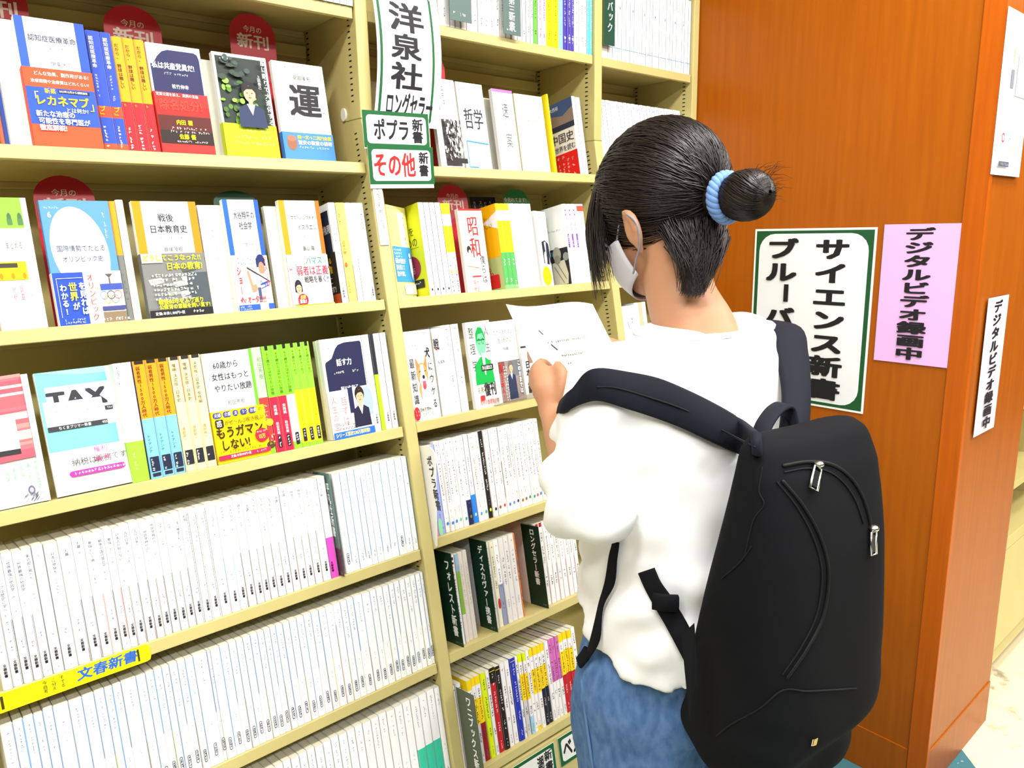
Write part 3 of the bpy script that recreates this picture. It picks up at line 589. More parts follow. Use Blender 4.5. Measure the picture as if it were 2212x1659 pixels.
def a_b(a, w, h): a.text('文春新書', w/2-2.2, 142, 4.4, BLACK, True, 1); a.scrib(w/2-2, 12, 24, 4, (170, 170, 186), True, fill=.55)
for i, (u0, u1, e) in enumerate(((813, 828, [(.05, .46, (36, 40, 76), .002)]), (829, 838, None), (838, 851, None), (851, 864, None))):
    spine_book(0, 3, X3(u0), X3(u1), ['white spine with a navy stripe right beside the smiling woman cover', 'narrow spine black above and lime green below', 'white spine right of the lime green one on the fourth shelf', 'last white spine before the post on the fourth shelf, left bay'][i], R3,
               bands=[(0, 1, WHITE)] if i != 1 else [(0, .42, (34, 36, 50)), (.42, 1, (180, 214, 30))], art=a_b if i != 1 else None, edge=e)
# ---- rows of white spines, left bay
def mids(c): return [c[0]-(c[1]-c[0])/2]+[(a+b)/2 for a, b in zip(c, c[1:])]+[c[-1]+(c[-1]-c[-2])/2]
TITLES4 = ['マイナ保険証の罠', 'リーダーシップは歴史に学べ', '世界最強の地政学', '世界最強の地政学', '紫式部と男たち', '', '日本は原発を', 'お墓', 'お墓', '意味という病', '戦争中国の習近平', '意味', '日本人が知らない', '古代日本', '古代日本', '地政学時代の', '地政学時代の', 'ルポ', 'ルポ', '浅川博忠', '松岡', 'ノルマン', 'ノルマン', 'ノルマン', 'アメリカ', 'アメリカ', '謎の', '中国', 'なつかしの', 'なつかしの', 'なつかしの', '中国', '中国', '特攻の', '特攻の', 'ルポ', 'ルポ', 'キリスト教と戦争']
def a_bun(i, title):
    def f(a, w, h):
        c = w/2-2.3; rnd = random.Random(i)
        if title: a.text(title, c, 8+i % 4*2, 4.9, (70, 74, 110), True, gap=1.02)
        a.scrib(c, 12+len(title)*5, 6, 4.4, (150, 156, 186), True, fill=.5); a.scrib(c+.6, 112, 4, 4, (120, 126, 160), True, fill=.7)
        a.text('文春新書', c+.2, 140, 4.4, (20, 20, 30), True, 2); a.scrib(c+1, 166, 1, 2.4, (60, 60, 80))
    return f
C4 = [20, 43, 65, 87, 107, 129, 156, 189.5, 214, 237, 260, 278, 295, 312, 334, 353, 369, 386, 404, 421, 438, 456, 474, 494, 516, 534, 551, 569, 584, 598, 615, 631, 647, 663, 679, 695, 710.5, 728]
EDGE4 = {1: (20, 22, 48), 2: (70, 64, 100), 3: (30, 30, 60), 7: (30, 36, 70), 8: (30, 34, 74), 9: (190, 60, 40), 10: (40, 40, 60), 11: (210, 40, 60), 12: (36, 40, 84), 13: (60, 60, 90), 14: (40, 40, 70), 15: (36, 36, 60), 16: (40, 40, 60), 17: (40, 120, 90), 18: (60, 50, 80), 19: (40, 40, 60), 20: (24, 26, 50), 21: (24, 26, 50), 22: (24, 26, 50), 23: (130, 190, 240), 24: (130, 190, 240), 25: (24, 26, 50), 26: (36, 42, 76), 27: (36, 36, 60), 28: (50, 50, 60), 29: (50, 60, 90), 30: (80, 40, 40), 32: (110, 50, 60), 33: (30, 30, 60), 34: (40, 40, 60), 35: (50, 50, 60)}
EDGEW = {(24, 26, 50): 'navy', (130, 190, 240): 'sky blue', (190, 60, 40): 'brick red', (40, 120, 90): 'green', (210, 40, 60): 'red', (36, 42, 76): 'navy', (80, 40, 40): 'maroon', (110, 50, 60): 'maroon', (70, 64, 100): 'violet grey'}
bs = [xat(u, .7812, .006) for u in mids(C4)]
for i in range(len(C4)):
    e = EDGE4.get(i); last = i == len(C4)-1
    full = i in (20, 21, 22)
    ed = [(.04 if full else .50, 1 if e not in ((210, 40, 60), (130, 190, 240)) else .93, e, .0019 if not full else .0028)] if e else None
    if e and i in (7, 8, 12, 13, 14, 23, 24, 25): ed.append((.90, 1, (226, 40, 70), .0022))
    lab = ('pink footed white spine directly left of the dark green card, fifth shelf' if last else
           'white spine with %s side sliver, %s from the left picture edge, fifth shelf' % (EDGEW.get(e, 'dark'), ordinal(i+1)) if e else
           'plain white spine, %s from the left picture edge, fifth shelf' % ordinal(i+1))
    spine_book(0, 4, bs[i], bs[i+1], lab, 'white spines on the fifth shelf, left bay', h=.1735+.0008*((i*7) % 3), n=.004+.0012*((i*5) % 3), edge=ed, art=a_bun(i, TITLES4[i]) if not last else (lambda a, w, h: (a.text('キリスト教', 2.4, 10, 4.8, (110, 110, 140), True), a.text('文春新書', 2.6, 146, 4.4, (40, 20, 40), True, 2))),
               bands=[(0, .60, WHITE), (.60, 1, (244, 84, 200))] if last else None)
def divider(bay, row, x, text, label, sz, n0=-.008, w=.098, h=.185, col=(16, 52, 34), tcol=WHITE, ty=12, tx=None, foot=None, scale_sy=1.0, group=None, th=.0012, name='shelf_divider'):
    M = frame(bay, row, x, n0); mb = MB(); c = mat(col, .45, .35)
    mb.box(0, th, 0, w, 0, h, c)
    if foot: mb.box(-.0002, th+.0002, 0, w*.62, 0, h*.27, mat(foot, .45, .35))
    a = Art(mb, lambda p, q, e: (-.0002-e, w-p, h-q), w, h, w*1000, h*1000)   # the side that faces along the shelf: front edge at the right
    a.text(text, tx if tx is not None else w*1000-sz*1.35, ty, sz, tcol, True, 2, sy=scale_sy)
    a.scrib(w*1000-sz*1.3, h*1000-9, 4, 5, (150, 170, 160))
    o = mb.build(name, None, mtx=M); return tag(o, label, 'divider', group or 'dark cards standing between the books')
xd = bs[-1]+.0006
divider(0, 4, xd+.0012, '平凡社新書', 'dark grey green divider card with a maroon foot among the white spines, left bay', 14, n0=-.006, w=.062, h=.178, col=(96, 124, 118), foot=(92, 60, 76), ty=16, scale_sy=1.35)
C4b = [759, 775, 790.6, 804, 815, 827, 842.5, 860, 875, 890.6, 905.5]
bs2 = [xat(u, .7812, .006) for u in mids(C4b)]; bs2[0] = max(bs2[0], xd+.004); bs2[-1] = min(bs2[-1], XA1-.0012)
OVAL4 = (0, 8)
def a_oval(i, title='', oval=True, y=140, top=8):
    def f(a, w, h):
        c = w/2-2.1; rnd = random.Random(i*3+1)
        if title: a.text(title, c, top, 4.4, (90, 104, 130), True, gap=1.0)
        a.scrib(c+.2, top+len(title)*4.5+2, rnd.randint(7, 13), 4, (126, 142, 172), True, fill=.7); a.scrib(c+.8, 98+rnd.randint(0, 12), 4, 3, (150, 156, 176), True, fill=.7)
        if oval:
            a.rr(c-.1, y, c+4.3, y+20, 2.1, (30, 32, 50)); a.rr(c+.6, y+.9, c+3.6, y+19, 1.5, (226, 228, 236)); a.scrib(c+.75, y+2.2, 4, 3.4, (30, 32, 50), True, fill=1, w=.34)
        else: a.scrib(c+.6, y+8, 4, 3.2, (90, 96, 110), True, w=.22)
        a.scrib(c+1, 166, 1, 2.4, (170, 170, 180))
    return f
for i in range(len(C4b)):
    t = .0014 if i in (1, 4, 7, 9) else .0006
    spine_book(0, 4, bs2[i], bs2[i+1], 'white spine with %s blue line, %s right of the grey green card, fifth shelf' % ('bold' if t > .001 else 'fine', ordinal(i+1)), 'blue lined white spines on the fifth shelf', h=.1745, n=.004+.0008*(i % 2),
               edge=[(.0 if i != 3 else .1, 1 if t > .001 else .9, (110, 184, 236), t)], art=a_oval(i+40, oval=i in OVAL4))
# sixth shelf
T5 = [0, 28, 51, 73.5, 94, 116, 149, 178.6, 204.6, 227, 245, 263, 296, 316.5, 334.5, 351.5, 367, 385, 402, 419, 448.7]
v5 = .9988; xs5 = [xat(u, v5-.1735, .006) for u in T5]
C5 = [505, 525.6, 542, 557, 571, 587.6, 601.5, 615, 627, 640, 655, 668.6, 685, 700, 715.4, 731, 746.6, 762, 776.7, 789, 804, 825.6, 837.5, 851.4, 865, 876.7, 887.6, 899.7, 911, 921.8, 932.4, 942.8]
r5 = [xat(u, v5, .006) for u in mids(C5)]
gap = r5[0]-xs5[-1]; k = max(1, round(gap/.0145))
xs5 = xs5+[xs5[-1]+gap*j/k for j in range(1, k)]+r5
xs5[-1] = min(xs5[-1], XA1-.001)
for i in range(len(xs5)-1):
    nfr = len(xs5)-1-i
    t = (.0016 if i % 4 == 1 else .0009) if i % 5 else .0004
    ed = [(0, .55 if i % 3 else .92, (106, 172, 234), t)]
    if i % 3 == 2: ed.append((.55, 1, (60, 50, 66) if i % 2 else (190, 200, 80), .0008))
    if nfr == 17: ed = [(0, .50, (106, 172, 234), .002), (.5, 1, (250, 226, 0), .0022)]
    if nfr == 16: ed = [(.2, .55, (30, 30, 34), .0012), (.55, 1, (224, 40, 50), .0014)]
    lab = ('white spine with a yellow stripe low on its side, sixth shelf' if nfr == 17 else 'white spine with a red stripe low on its side, sixth shelf' if nfr == 16 else
           'white spine with %s pale blue line, %s left of the middle post, sixth shelf' % ('bold' if t > .001 else 'fine', ordinal(nfr)))
    spine_book(0, 5, xs5[i], xs5[i+1], lab, 'white spines on the sixth shelf, left bay', h=.1735+.0022*(i == 4)+.0005*(i % 3), n=.004+.0010*((i*3) % 3), edge=ed, art=a_oval(i+80, oval=i > 11, y=138+((i*13) % 5)))
# bottom shelf in view
T6 = [958-17.2*j for j in range(0, 29)]
v6 = SHELF_V[0][6]; xs6 = [xat(u, v6-.1735, .006) for u in T6][::-1]
xs6[-1] = min(xs6[-1], XA1-.001)
for i in range(len(xs6)-1):
    nfr = len(xs6)-1-i; teal = nfr in (2, 3, 4)
    spine_book(0, 6, xs6[i], xs6[i+1], ('white spine with a teal lower half, %s left of the middle post, bottom shelf' if teal else 'plain white spine, %s left of the middle post, bottom shelf') % ordinal(nfr), 'white spines on the bottom shelf, left bay',
               h=.1735+.0006*(i % 3), n=.004+.001*(i % 3), bands=[(0, .55, WHITE), (.55, 1, TEALC)] if teal else None, art=a_oval(i+150, oval=False), edge=[(0, 1, (200, 206, 216), .0004)])
# books above, only their feet in the picture
for i in range(12):
    x1 = XA1-.0015-.0125*i
    spine_book(0, 0, x1-.0123, x1, 'white spine, %s left of the middle post, top shelf in view' % ordinal(i+1), 'white spines on the top shelf, left bay', n=-.004, art=a_oval(i+200, oval=False), edge=[(.0, 1, (60, 60, 80), .0012)] if i in (1, 3, 7) else None)

# ---- promotional tags standing behind the books
def promo_tag(M, w, h, col, l1, l2, label, foot=.10, s2=24, tcol=(244, 224, 214)):
    mb = MB(); pts = [(-w/2, -foot), (w/2, -foot), (w/2, h*.45)]
    for i in range(1, 12): a = math.pi*i/12; pts.append((w/2*math.cos(a), h*.45+h*.55*math.sin(a)))
    pts.append((-w/2, h*.45)); mb.slab(pts, 0, .001, mat(col, .35, .4))
    a = Art(mb, lambda p, q, e: (p-w/2, -e, h-q), w, h, w*1000, h*1000)
    k = w*1000/80
    a.text(l1, (w*1000-len(l1)*11*k)/2, 20*k, 11*k, tcol, bold=1); a.text(l2, (w*1000-len(l2)*s2*k*1.2)/2, 33*k, s2*k, tcol, bold=2, sx=1.2)
    o = mb.build('promo_tag', None, mtx=M); return tag(o, label, 'tag', 'round topped tags behind the books')
def uptag(u, v, y, *a, **k):
    P = ony(u, v, y); k['foot'] = P.z-LP(0, .0764, y/math.cos(T)).z-.004; return promo_tag(Matrix.Translation((P.x, y, P.z)), *a, **k)
def lowtag(u, v, n, *a, **k):
    x, vv = low(u, v, n); k['foot'] = .3198-vv-.0006; return promo_tag(Matrix.Translation(LP(x, vv, n)) @ ROT, *a, **k)
uptag(549, 114, .12, .081, .063, (204, 40, 56), '今月の', '新刊', 'red round topped tag above the brush character book, second shelf', foot=.19)
uptag(292, 104, .12, .084, .062, (204, 34, 44), '今月の', '新刊', 'red round topped tag behind the orange spines, second shelf', foot=.19)
uptag(-10, 42, .12, .084, .062, (190, 34, 48), '今月の', '新刊', 'red round topped tag cut off in the top left picture corner', foot=.19)
lowtag(147, 470, .10, .080, .062, (196, 24, 44), '今月の', '新刊', 'red round topped tag behind the sky blue paperback, third shelf, left bay', foot=.19)
lowtag(512, 458, .10, .074, .036, (22, 92, 58), '', '', 'green round topped tag behind the ballplayer cover', foot=.19)
lowtag(982, 462, .10, .078, .062, (196, 34, 58), '今月の', '新刊', 'red round topped tag behind the middle bay spines, third shelf', foot=.16)
lowtag(1120, 468, .10, .078, .062, (28, 124, 72), '今売れてます!', '話題作', 'green round topped tag behind the middle bay spines, third shelf', foot=.16, s2=18)
uptag(944, 180, .06, .04, .05, (204, 30, 40), '', '', 'narrow red tag beside the hanging sign, second shelf, middle bay', foot=.11)

# ---- signs on the middle post and on the shelf edges
def sign_plate(name, M, w, h, art, label, cat='sign', group=None, th=.001, base=(250, 250, 248), parts=None, rough=.25):
    mb = MB(); mb.box(0, w, 0, th, -h, 0, mat(base, rough, .5))
    a = Art(mb, lambda p, q, e: (p, -e, -q), w, h, w*1000, h*1000); art(a)
    o = mb.build(name, None, mtx=M); return tag(o, label, cat, group)
GREEN = (18, 98, 50)
# long hanging card, gently curled: columns across, each with its own bulge
P0 = ony(803, -40, -.012); P1 = ony(792, 232, -.012)
def hang(a):
    a.r(0, 0, 106, 230, WHITE); a.rr(4, -6, 103, 236, 12, GREEN); a.rr(9, -2, 98, 232, 9, (252, 252, 252))
    for st, y, s in (('洋', 10, 60), ('泉', 72, 52), ('社', 126, 55)): a.text(st, 22, y, s, (26, 26, 36), bold=2, sx=1.1, sy=.95)
    a.text('ロングセラー', 17, 184, 32, (30, 30, 40), bold=2, sx=.42)
mb = MB(); wv, hv = .136, .232
def curl(p, q, e):
    f = math.sin(math.pi*min(1, q/hv)*1.0); return (p-.010*(1-math.cos(q/hv*2.2))*.5+.004*f, -.010*f-e-.004, -q)
nx, nz = 6, 18
for sgn, e in ((1, 0), (-1, -.0008)):
    vs = [curl(wv*i/nx, hv*j/nz, e) for j in range(nz+1) for i in range(nx+1)]
    mb.add(vs, [(j*(nx+1)+i, (j+1)*(nx+1)+i, (j+1)*(nx+1)+i+1, j*(nx+1)+i+1) for j in range(nz) for i in range(nx)], mat((250, 250, 248), .25, .5))
class CArt(Art):
    def poly(s, pts, c):          # cut large shapes into strips so they follow the curl
        ys = [p[1] for p in pts]; y0, y1 = min(ys), max(ys); n = max(1, int((y1-y0)/10))
        if n == 1 or len(pts) < 4: Art.poly(s, pts, c); return
        e = s.e
        def span(y):
            xs = []
            for i, p in enumerate(pts):
                q = pts[(i+1) % len(pts)]
                if (p[1]-y)*(q[1]-y) <= 0 and p[1] != q[1]: xs.append(p[0]+(q[0]-p[0])*(y-p[1])/(q[1]-p[1]))
            return (min(xs), max(xs)) if xs else None
        last = None
        for k in range(n+1):
            y = y0+(y1-y0)*min(max(k/n, .0005), .9995); sp = span(y)
            if sp and last: s.e = e; Art.poly(s, [(last[1][0], last[0]), (last[1][1], last[0]), (sp[1], y), (sp[0], y)], c)
            if sp: last = (y, sp)
        s.e = e; s.nx()
ca = CArt(mb, curl, wv, hv, 116, 230); hang2 = hang
ca.rr(5, 1, 103, 229, 9, GREEN); ca.rr(9.5, 0, 98.5, 230, 7, (252, 252, 252))
for st, y, s in (('洋', 24, 52), ('泉', 76, 46), ('社', 124, 48)): ca.text(st, 23, y, s, (26, 26, 36), bold=2, sx=1.22, sy=.98)
ca.text('ロングセラー', 17, 174, 44, (30, 30, 40), bold=2, sx=.33, sy=1.0)
o = mb.build('hanging_sign', None, mtx=Matrix.Translation((P0.x-.002, -.006, P0.z))); tag(o, 'long white hanging card with green border and big black characters on the middle post', 'sign', 'green bordered cards on the middle post')
def s_pop(a):
    a.r(0, 0, 138, 62, GREEN); a.rr(7, 7, 132, 55, 7, (252, 252, 252)); a.text('ポプラ', 20, 13, 38, (24, 24, 34), bold=2, sx=.66); a.text('新', 101, 10, 22, (24, 24, 34), bold=2, sx=1.1); a.text('書', 100, 31, 22, (24, 24, 34), bold=2, sx=1.1)
def s_other(a):
    a.r(0, 0, 138, 66, GREEN); a.rr(7, 6, 131, 60, 7, (252, 252, 252)); a.text('その他', 8, 11, 44, (240, 36, 40), bold=2, sx=.68); a.text('新', 105, 9, 22, (24, 24, 34), bold=2, sx=1.0); a.text('書', 104, 31, 22, (24, 24, 34), bold=2, sx=1.0)
P = ony(776, 238, -.016)
sign_plate('shelf_sign', Matrix.Translation((P.x, -.0240, P.z)) @ Matrix.Rotation(-.028, 4, 'Y'), .139, .064, s_pop, 'upper small green bordered sign with black katakana, middle post', 'sign', 'green bordered cards on the middle post')
P = ony(787, 315, -.016)
sign_plate('shelf_sign', Matrix.Translation((P.x, -.0262, P.z)) @ Matrix.Rotation(-.03, 4, 'Y'), .136, .073, s_other, 'lower small green bordered sign with red hiragana, middle post', 'sign', 'green bordered cards on the middle post', base=(236, 232, 214))
sign_plate('label_strip', Matrix.Translation(LP(-.0225, .100, -.0022)) @ ROT, .0185, .124, lambda a: (a.text('パネルをご利用ください', 5.5, 4, 9.2, (96, 96, 100), True)), 'narrow white label strip down the face of the middle post', 'label')
def ylab(a):
    a.text('文春新書', 88, 2.0, 17, (40, 100, 200), bold=2, sx=1.12, slant=.12)
    for k, st in enumerate(('そでる', 'こ分え', '今自考')): a.text(st, 69-10*k, 2.2, 5.6, (70, 66, 20), True, 1)
    a.line(4, 3, 4, 20, 3, (60, 54, 10)); a.line(166, 3, 166, 20, 2.4, (60, 54, 10)); a.scrib(80, .6, 12, 2, (200, 196, 120))
mb = MB(); w, h = .182, .0245
pts = [(0, 0), (0, -h), (w-.006, -h), (w-.0015, -h+.0015), (w, -h+.006), (w, -.004), (w-.003, -.0005), (w-.008, 0)]
mb.slab(pts[::-1], 0, .001, mat((250, 236, 10), .25, .5)); ylab(Art(mb, lambda p, q, e: (p, -e, -q), w, h, 182, 24.5))
tag(mb.build('shelf_label', None, mtx=Matrix.Translation(LP(-.675, .7815, .0034)) @ ROT), 'bright yellow shelf edge label with big blue characters under the fifth shelf spines', 'label', 'yellow shelf edge labels')
mb = MB(); w = .182; mb.slab([(-w, 0), (-w, -h), (-.0005, -h), (-.0005, 0)][::-1], 0, .001, mat((250, 236, 10), .25, .5)); a = Art(mb, lambda p, q, e: (p-w, -e, -q), w, h, 182, 24.5); a.text('文春新書', 102, 2.0, 17, (40, 100, 200), bold=2, sx=1.12, slant=.12)
tag(mb.build('shelf_label', None, mtx=Matrix.Translation(LP(-.675, .7815, .0034)) @ ROT), 'yellow shelf edge label cut off by the left picture edge', 'label', 'yellow shelf edge labels')
def s_kick(t, v2):
    def f(a):
        a.r(0, 0, 112, 62, GREEN); a.rr(7, 7, 105, 55, 7, (240, 240, 236))
        if v2: a.text(t, 62, 11, 30, (30, 30, 30), bold=2, sx=.62); a.text('新', 82, 8, 22, (30, 30, 30), bold=2); a.text('書', 82, 31, 22, (30, 30, 30), bold=2)
        else: a.text(t, 10, 9, 44, (30, 30, 30), bold=2, sx=.62)
    return f
sign_plate('shelf_sign', Matrix.Translation(LP(.112, 1.270, .0022)) @ ROT, .113, .062, s_kick('潮', True), 'green bordered sign on the kick board, the left of the two', 'sign', 'green bordered signs on the kick board')
sign_plate('shelf_sign', Matrix.Translation(LP(.237, 1.269, .0022)) @ ROT, .113, .062, s_kick('ベスト', False), 'green bordered sign on the kick board beside the jeans', 'sign', 'green bordered signs on the kick board')
# ---- middle bay --------------------------------------------------------------------------------------------------------------
# top shelf
GT = 'spines on the top shelf, middle bay'
z0 = ROW0_Z
U0 = [948, 972, 984, 996, 1008, 1022, 1034, 1046, 1058, 1069, 1081, 1093, 1105, 1118, 1129, 1138, 1146, 1153, 1163, 1171, 1181, 1193, 1207, 1217, 1225.5, 1233, 1241, 1251.5, 1261, 1270, 1280, 1288]
X0 = [xat(u, z0, .008, True) for u in U0]; X0 = [min(x, XB1-.0012-.008*(len(X0)-1-i)) for i, x in enumerate(X0)]
D0 = {}
for i in range(len(X0)-1):
    u = U0[i]; col, nm, ar, ed = WHITE, 'white', None, None
    if 1150 < u < 1160: col, nm = (104, 190, 70), 'green'
    elif 1160 <= u < 1180: col, nm = (248, 190, 226), 'pale pink'
    elif 1180 <= u < 1206: col, nm = (252, 226, 0), 'yellow'
    elif 1206 <= u < 1216: col, nm = (140, 190, 244), 'light blue'
    elif 1216 <= u < 1240: col, nm = (74, 62, 170), 'violet'
    elif u >= 1268: col, nm = (110, 222, 240), 'aqua'
    if i in (4, 6, 7, 8, 9): ed = [(.80, 1, RED if i in (6, 9) else BLACK, .003)]
    sc_ = (60, 60, 80) if nm == 'white' else (236, 236, 250) if nm in ('violet', 'light blue', 'aqua') else (190, 60, 120) if nm == 'pale pink' else (70, 60, 30)
    def ar(a, w, h, sc_=sc_, nm=nm, i=i):
        a.scrib(w/2-2, 60, 14, 4.4, sc_, True, w=.3 if nm == 'violet' else .16, fill=.85); a.scrib(w/2-2, 140, 4, 4.4, sc_, True, w=.3 if nm == 'violet' else .18)
        if nm == 'violet': a.ring(w/2, 148, 2.6, 1.3, WHITE, 12)
    spine_book(1, 0, X0[i], X0[i+1], '%s spine, %s from the hanging sign on the top shelf, middle bay' % (nm, ordinal(i+1)), GT, n=.002+.001*(i % 3), bands=[(0, 1, col)], art=ar, edge=ed)
for u, w_, st, lab in ((1004, .052, '新書', 'grey green hanging card over the spines near the hanging sign, top shelf'), (1120, .046, '新書', 'grey green hanging card in the middle of the top shelf, middle bay')):
    P = ony(u-34, 42 if u < 1050 else 72, -.006); mb = MB(); mb.box(0, w_, 0, .001, 0, .15, mat((84, 108, 104), .4, .4))
    a = Art(mb, lambda p, q, e: (p, -e, .15-q), w_, .15, w_*1000, 150); a.text('第三', w_*500-9, 78, 17, WHITE, True, 1) if u > 1050 else None; a.text(st, w_*500-9, 108, 17, WHITE, True, 1) if u > 1050 else a.scrib(8, 134, 5, 7, WHITE, w=.2)
    if u > 1050: a.scrib(8, 138, 4, 6, WHITE, w=.2)
    tag(mb.build('hanging_card', None, mtx=Matrix.Translation((P.x, -.0085, P.z))), lab, 'card', 'grey green cards over the top shelf')
# second shelf
G4 = 'books on the second shelf, middle bay'
def c_yuki(a):
    a.text('ユキは', 40, 12, 13, (70, 70, 76), True); a.text('ご飯、', 18, 40, 11, (120, 120, 126), True); a.scrib(84, 40, 14, 5.4, GREY, True); rnd = random.Random(2)
    a.r(24, 78, 96, 168, (70, 66, 68))
    for _ in range(150): a.ell(rnd.uniform(26, 94), rnd.uniform(80, 158), rnd.uniform(1.6, 5), rnd.uniform(1.6, 5), (lambda g: (g, g, g-2))(rnd.choice([40, 90, 150, 200, 226, 240])), 8)
    a.r(26, 158, 96, 168, (40, 36, 38))
face_book(1, 1, (930, 178), (981, 190), 'white paperback with a grey crowd photograph beside the hanging sign', c_yuki, G4, n=.010, h=.172)
def c_tetsu(a):
    a.scrib(8, 10, 4, 8, (120, 190, 230)); a.scrib(24, 24, 7, 7, (120, 200, 236)); a.scrib(24, 36, 6, 6, (130, 140, 150)); a.text('哲学', 14, 50, 44, (40, 44, 54), bold=1, sx=.9)
    a.scrib(20, 106, 6, 7, (190, 226, 246)); a.line(14, 116, 102, 120, 2.4, (50, 150, 230)); a.line(14, 116, 14, 168, 2.4, (50, 150, 230)); a.line(14, 168, 50, 168, 2, (50, 150, 230)); a.scrib(54, 138, 1, 10, BLACK); a.scrib(22, 124, 4, 6, (190, 220, 246), True)
face_book(1, 1, (985, 189), (1043, 208), 'white paperback with two large black characters and a blue frame', c_tetsu, G4, n=.012, h=.172)
def c_sok(a):
    a.r(0, 0, 105, 6, (246, 120, 200)); a.text('速', 40, 26, 34, (90, 94, 104)); a.text('案', 44, 90, 34, (120, 124, 130)); a.scrib(46, 72, 1, 8, GREY)
face_book(1, 1, (1063, 203), (1108, 222), 'white paperback with a pink top edge and two grey characters', c_sok, G4, n=.016, h=.170)
face_book(1, 1, (1036, 216), (1066, 222), 'pale grey paperback in the gap left of the pink edged one', lambda a: a.r(0, 0, 105, 20, (226, 224, 206)), G4, n=.045, h=.160, base=(214, 214, 206))
face_book(1, 1, (1112, 222), (1172, 230), 'cream paperback with small grey lettering in the middle of the second shelf', lambda a: (a.scrib(40, 44, 9, 5, (160, 156, 130)), a.scrib(40, 54, 8, 5, (160, 156, 130)), a.scrib(54, 66, 4, 4, (150, 150, 140))), G4, n=.020, h=.168, base=(250, 246, 214))
def c_yel(a):
    a.r(20, 0, 105, 173, (250, 226, 20)); a.text('お金の選択', 70, 24, 16, (60, 56, 20), True)
    for k in range(4): a.r(28, 64+k*24, 58, 80+k*24, (150, 150, 130)); a.scrib(32, 66+k*24, 4, 6, YEL)
xa = xat(1213, .0764, .006)
spine_book(1, 1, xa-.0065, xa, 'yellow paperback turned side on, between the cream cover and the dark blue photo cover', G4, n=.012, d=.095, h=.173, bands=[(0, 1, (250, 230, 40))], cover_art=c_yel, art=lambda a, w, h: a.scrib(1.5, 20, 20, 4, (120, 110, 30), True))
def c_china(a):
    a.r(0, 0, 105, 64, (70, 92, 140)); a.poly([(0, 40), (30, 26), (70, 34), (105, 20), (105, 64), (0, 64)], (150, 130, 120)); a.r(0, 52, 105, 64, (48, 56, 84)); a.text('大西裕', 30, 8, 10, WHITE); a.text('中国史', 24, 70, 24, (50, 50, 56), bold=1, sx=1.05); a.text('から世界を読む', 8, 98, 14, (60, 60, 66), bold=1, sx=.95)
    a.r(0, 116, 105, 173, (232, 30, 34)); 
    for k in range(6): a.scrib(10+k*15, 120, 6, 8, (255, 220, 214), True, w=.26)
x1, x2, x3 = xat(1258, .0764, .004), xat(1266, .0764, .004), xat(1276, .0764, .004)
spine_book(1, 1, x1, x2, 'white paperback showing a dark blue photo cover with a red foot, second shelf', G4, n=.004, h=.173, cover_art=c_china, art=lambda a, w, h: a.scrib(1.4, 60, 10, 3.6, GREY, True))
spine_book(1, 1, x2, x3, 'slim white spine last on the second shelf of the middle bay', G4, n=.004, h=.172, art=lambda a, w, h: a.scrib(2, 50, 14, 3.6, GREY, True))
# third shelf
G5 = 'books on the third shelf, middle bay'; v2 = .3198
def X2(u, n=.006): return xat(u, v2, n)
def c_cream(a):
    a.r(56, 10, 90, 76, WHITE); a.scrib(10, 20, 9, 7, (190, 170, 90), True); a.scrib(80, 14, 8, 8, (120, 110, 80), True); a.r(4, 76, 105, 142, (64, 160, 232))
    for k in range(3): a.scrib(8, 80+k*6, 8, 5, WHITE, w=.26)
    for k, st in enumerate(('最後の発症が', '夏を超えて', '浴びせ倒し')): a.text(st, 8, 98+k*12, 10.5, WHITE, bold=2, sx=.9)
    a.ell(90, 92, 5, 5, WHITE); a.poly([(84, 98), (98, 98), (100, 122), (94, 140), (86, 122)], WHITE); a.r(40, 146, 105, 166, (255, 252, 230))
face_book(1, 2, (833, 444), (882, 455), 'pale yellow paperback with a blue block, turned aside against the middle post', c_cream, G5, n=.010, h=.172, w=.070, yaw=.50, base=(252, 236, 150))
def c_lime(a):
    a.r(0, 0, 105, 173, (222, 228, 30)); a.r(0, 0, 40, 173, (200, 220, 40)); a.scrib(10, 20, 5, 9, (90, 90, 20), True); a.text('かえる', 30, 22, 12, (70, 70, 30), True); a.text('を', 62, 40, 18, (60, 66, 40)); a.text('めの', 50, 60, 19, (60, 66, 40)); a.line(20, 80, 90, 80, .6, (120, 120, 30))
    a.ell(60, 116, 28, 22, (150, 40, 60)); a.text('16.5兆', 40, 104, 9, (255, 220, 230), bold=1); a.text('60万', 44, 116, 12, (255, 226, 236), bold=1); a.r(30, 140, 94, 156, (40, 40, 30)); a.scrib(34, 143, 9, 6, WHITE); a.text('岐見 三', 30, 159, 12, (230, 110, 20), bold=1)
def a_drop(a, w, h): a.scrib(w/2-2, 8, 2, 4, GREY, True); a.scrib(w/2-2, 26, 20, 4.2, (150, 150, 160), True, fill=.6); a.ell(w/2, 164, 1.8, 2.6, (40, 40, 46), 10)
us = [X2(u) for u in (931.6, 944, 956, 967.5, 979.5)]
for i in range(4):
    spine_book(1, 2, us[i], us[i+1], ['white paperback showing a lime yellow cover, left end of the third shelf', 'white spine, second right of the lime yellow cover', 'white spine, third right of the lime yellow cover', 'white spine right before the two yellow ones, third shelf'][i], G5, h=.175, n=.004, art=a_drop, cover_art=c_lime if i == 0 else None)
def a_yw(a, w, h): a.scrib(w/2-2, 86, 6, 4, (150, 130, 20), True); a.scrib(w/2-2, 118, 12, 4.2, (40, 40, 40), True, w=.26); a.ell(w/2, 132, 1.6, 4, (240, 214, 0), 8)
us = [X2(u) for u in (979.5, 990, 1000)]
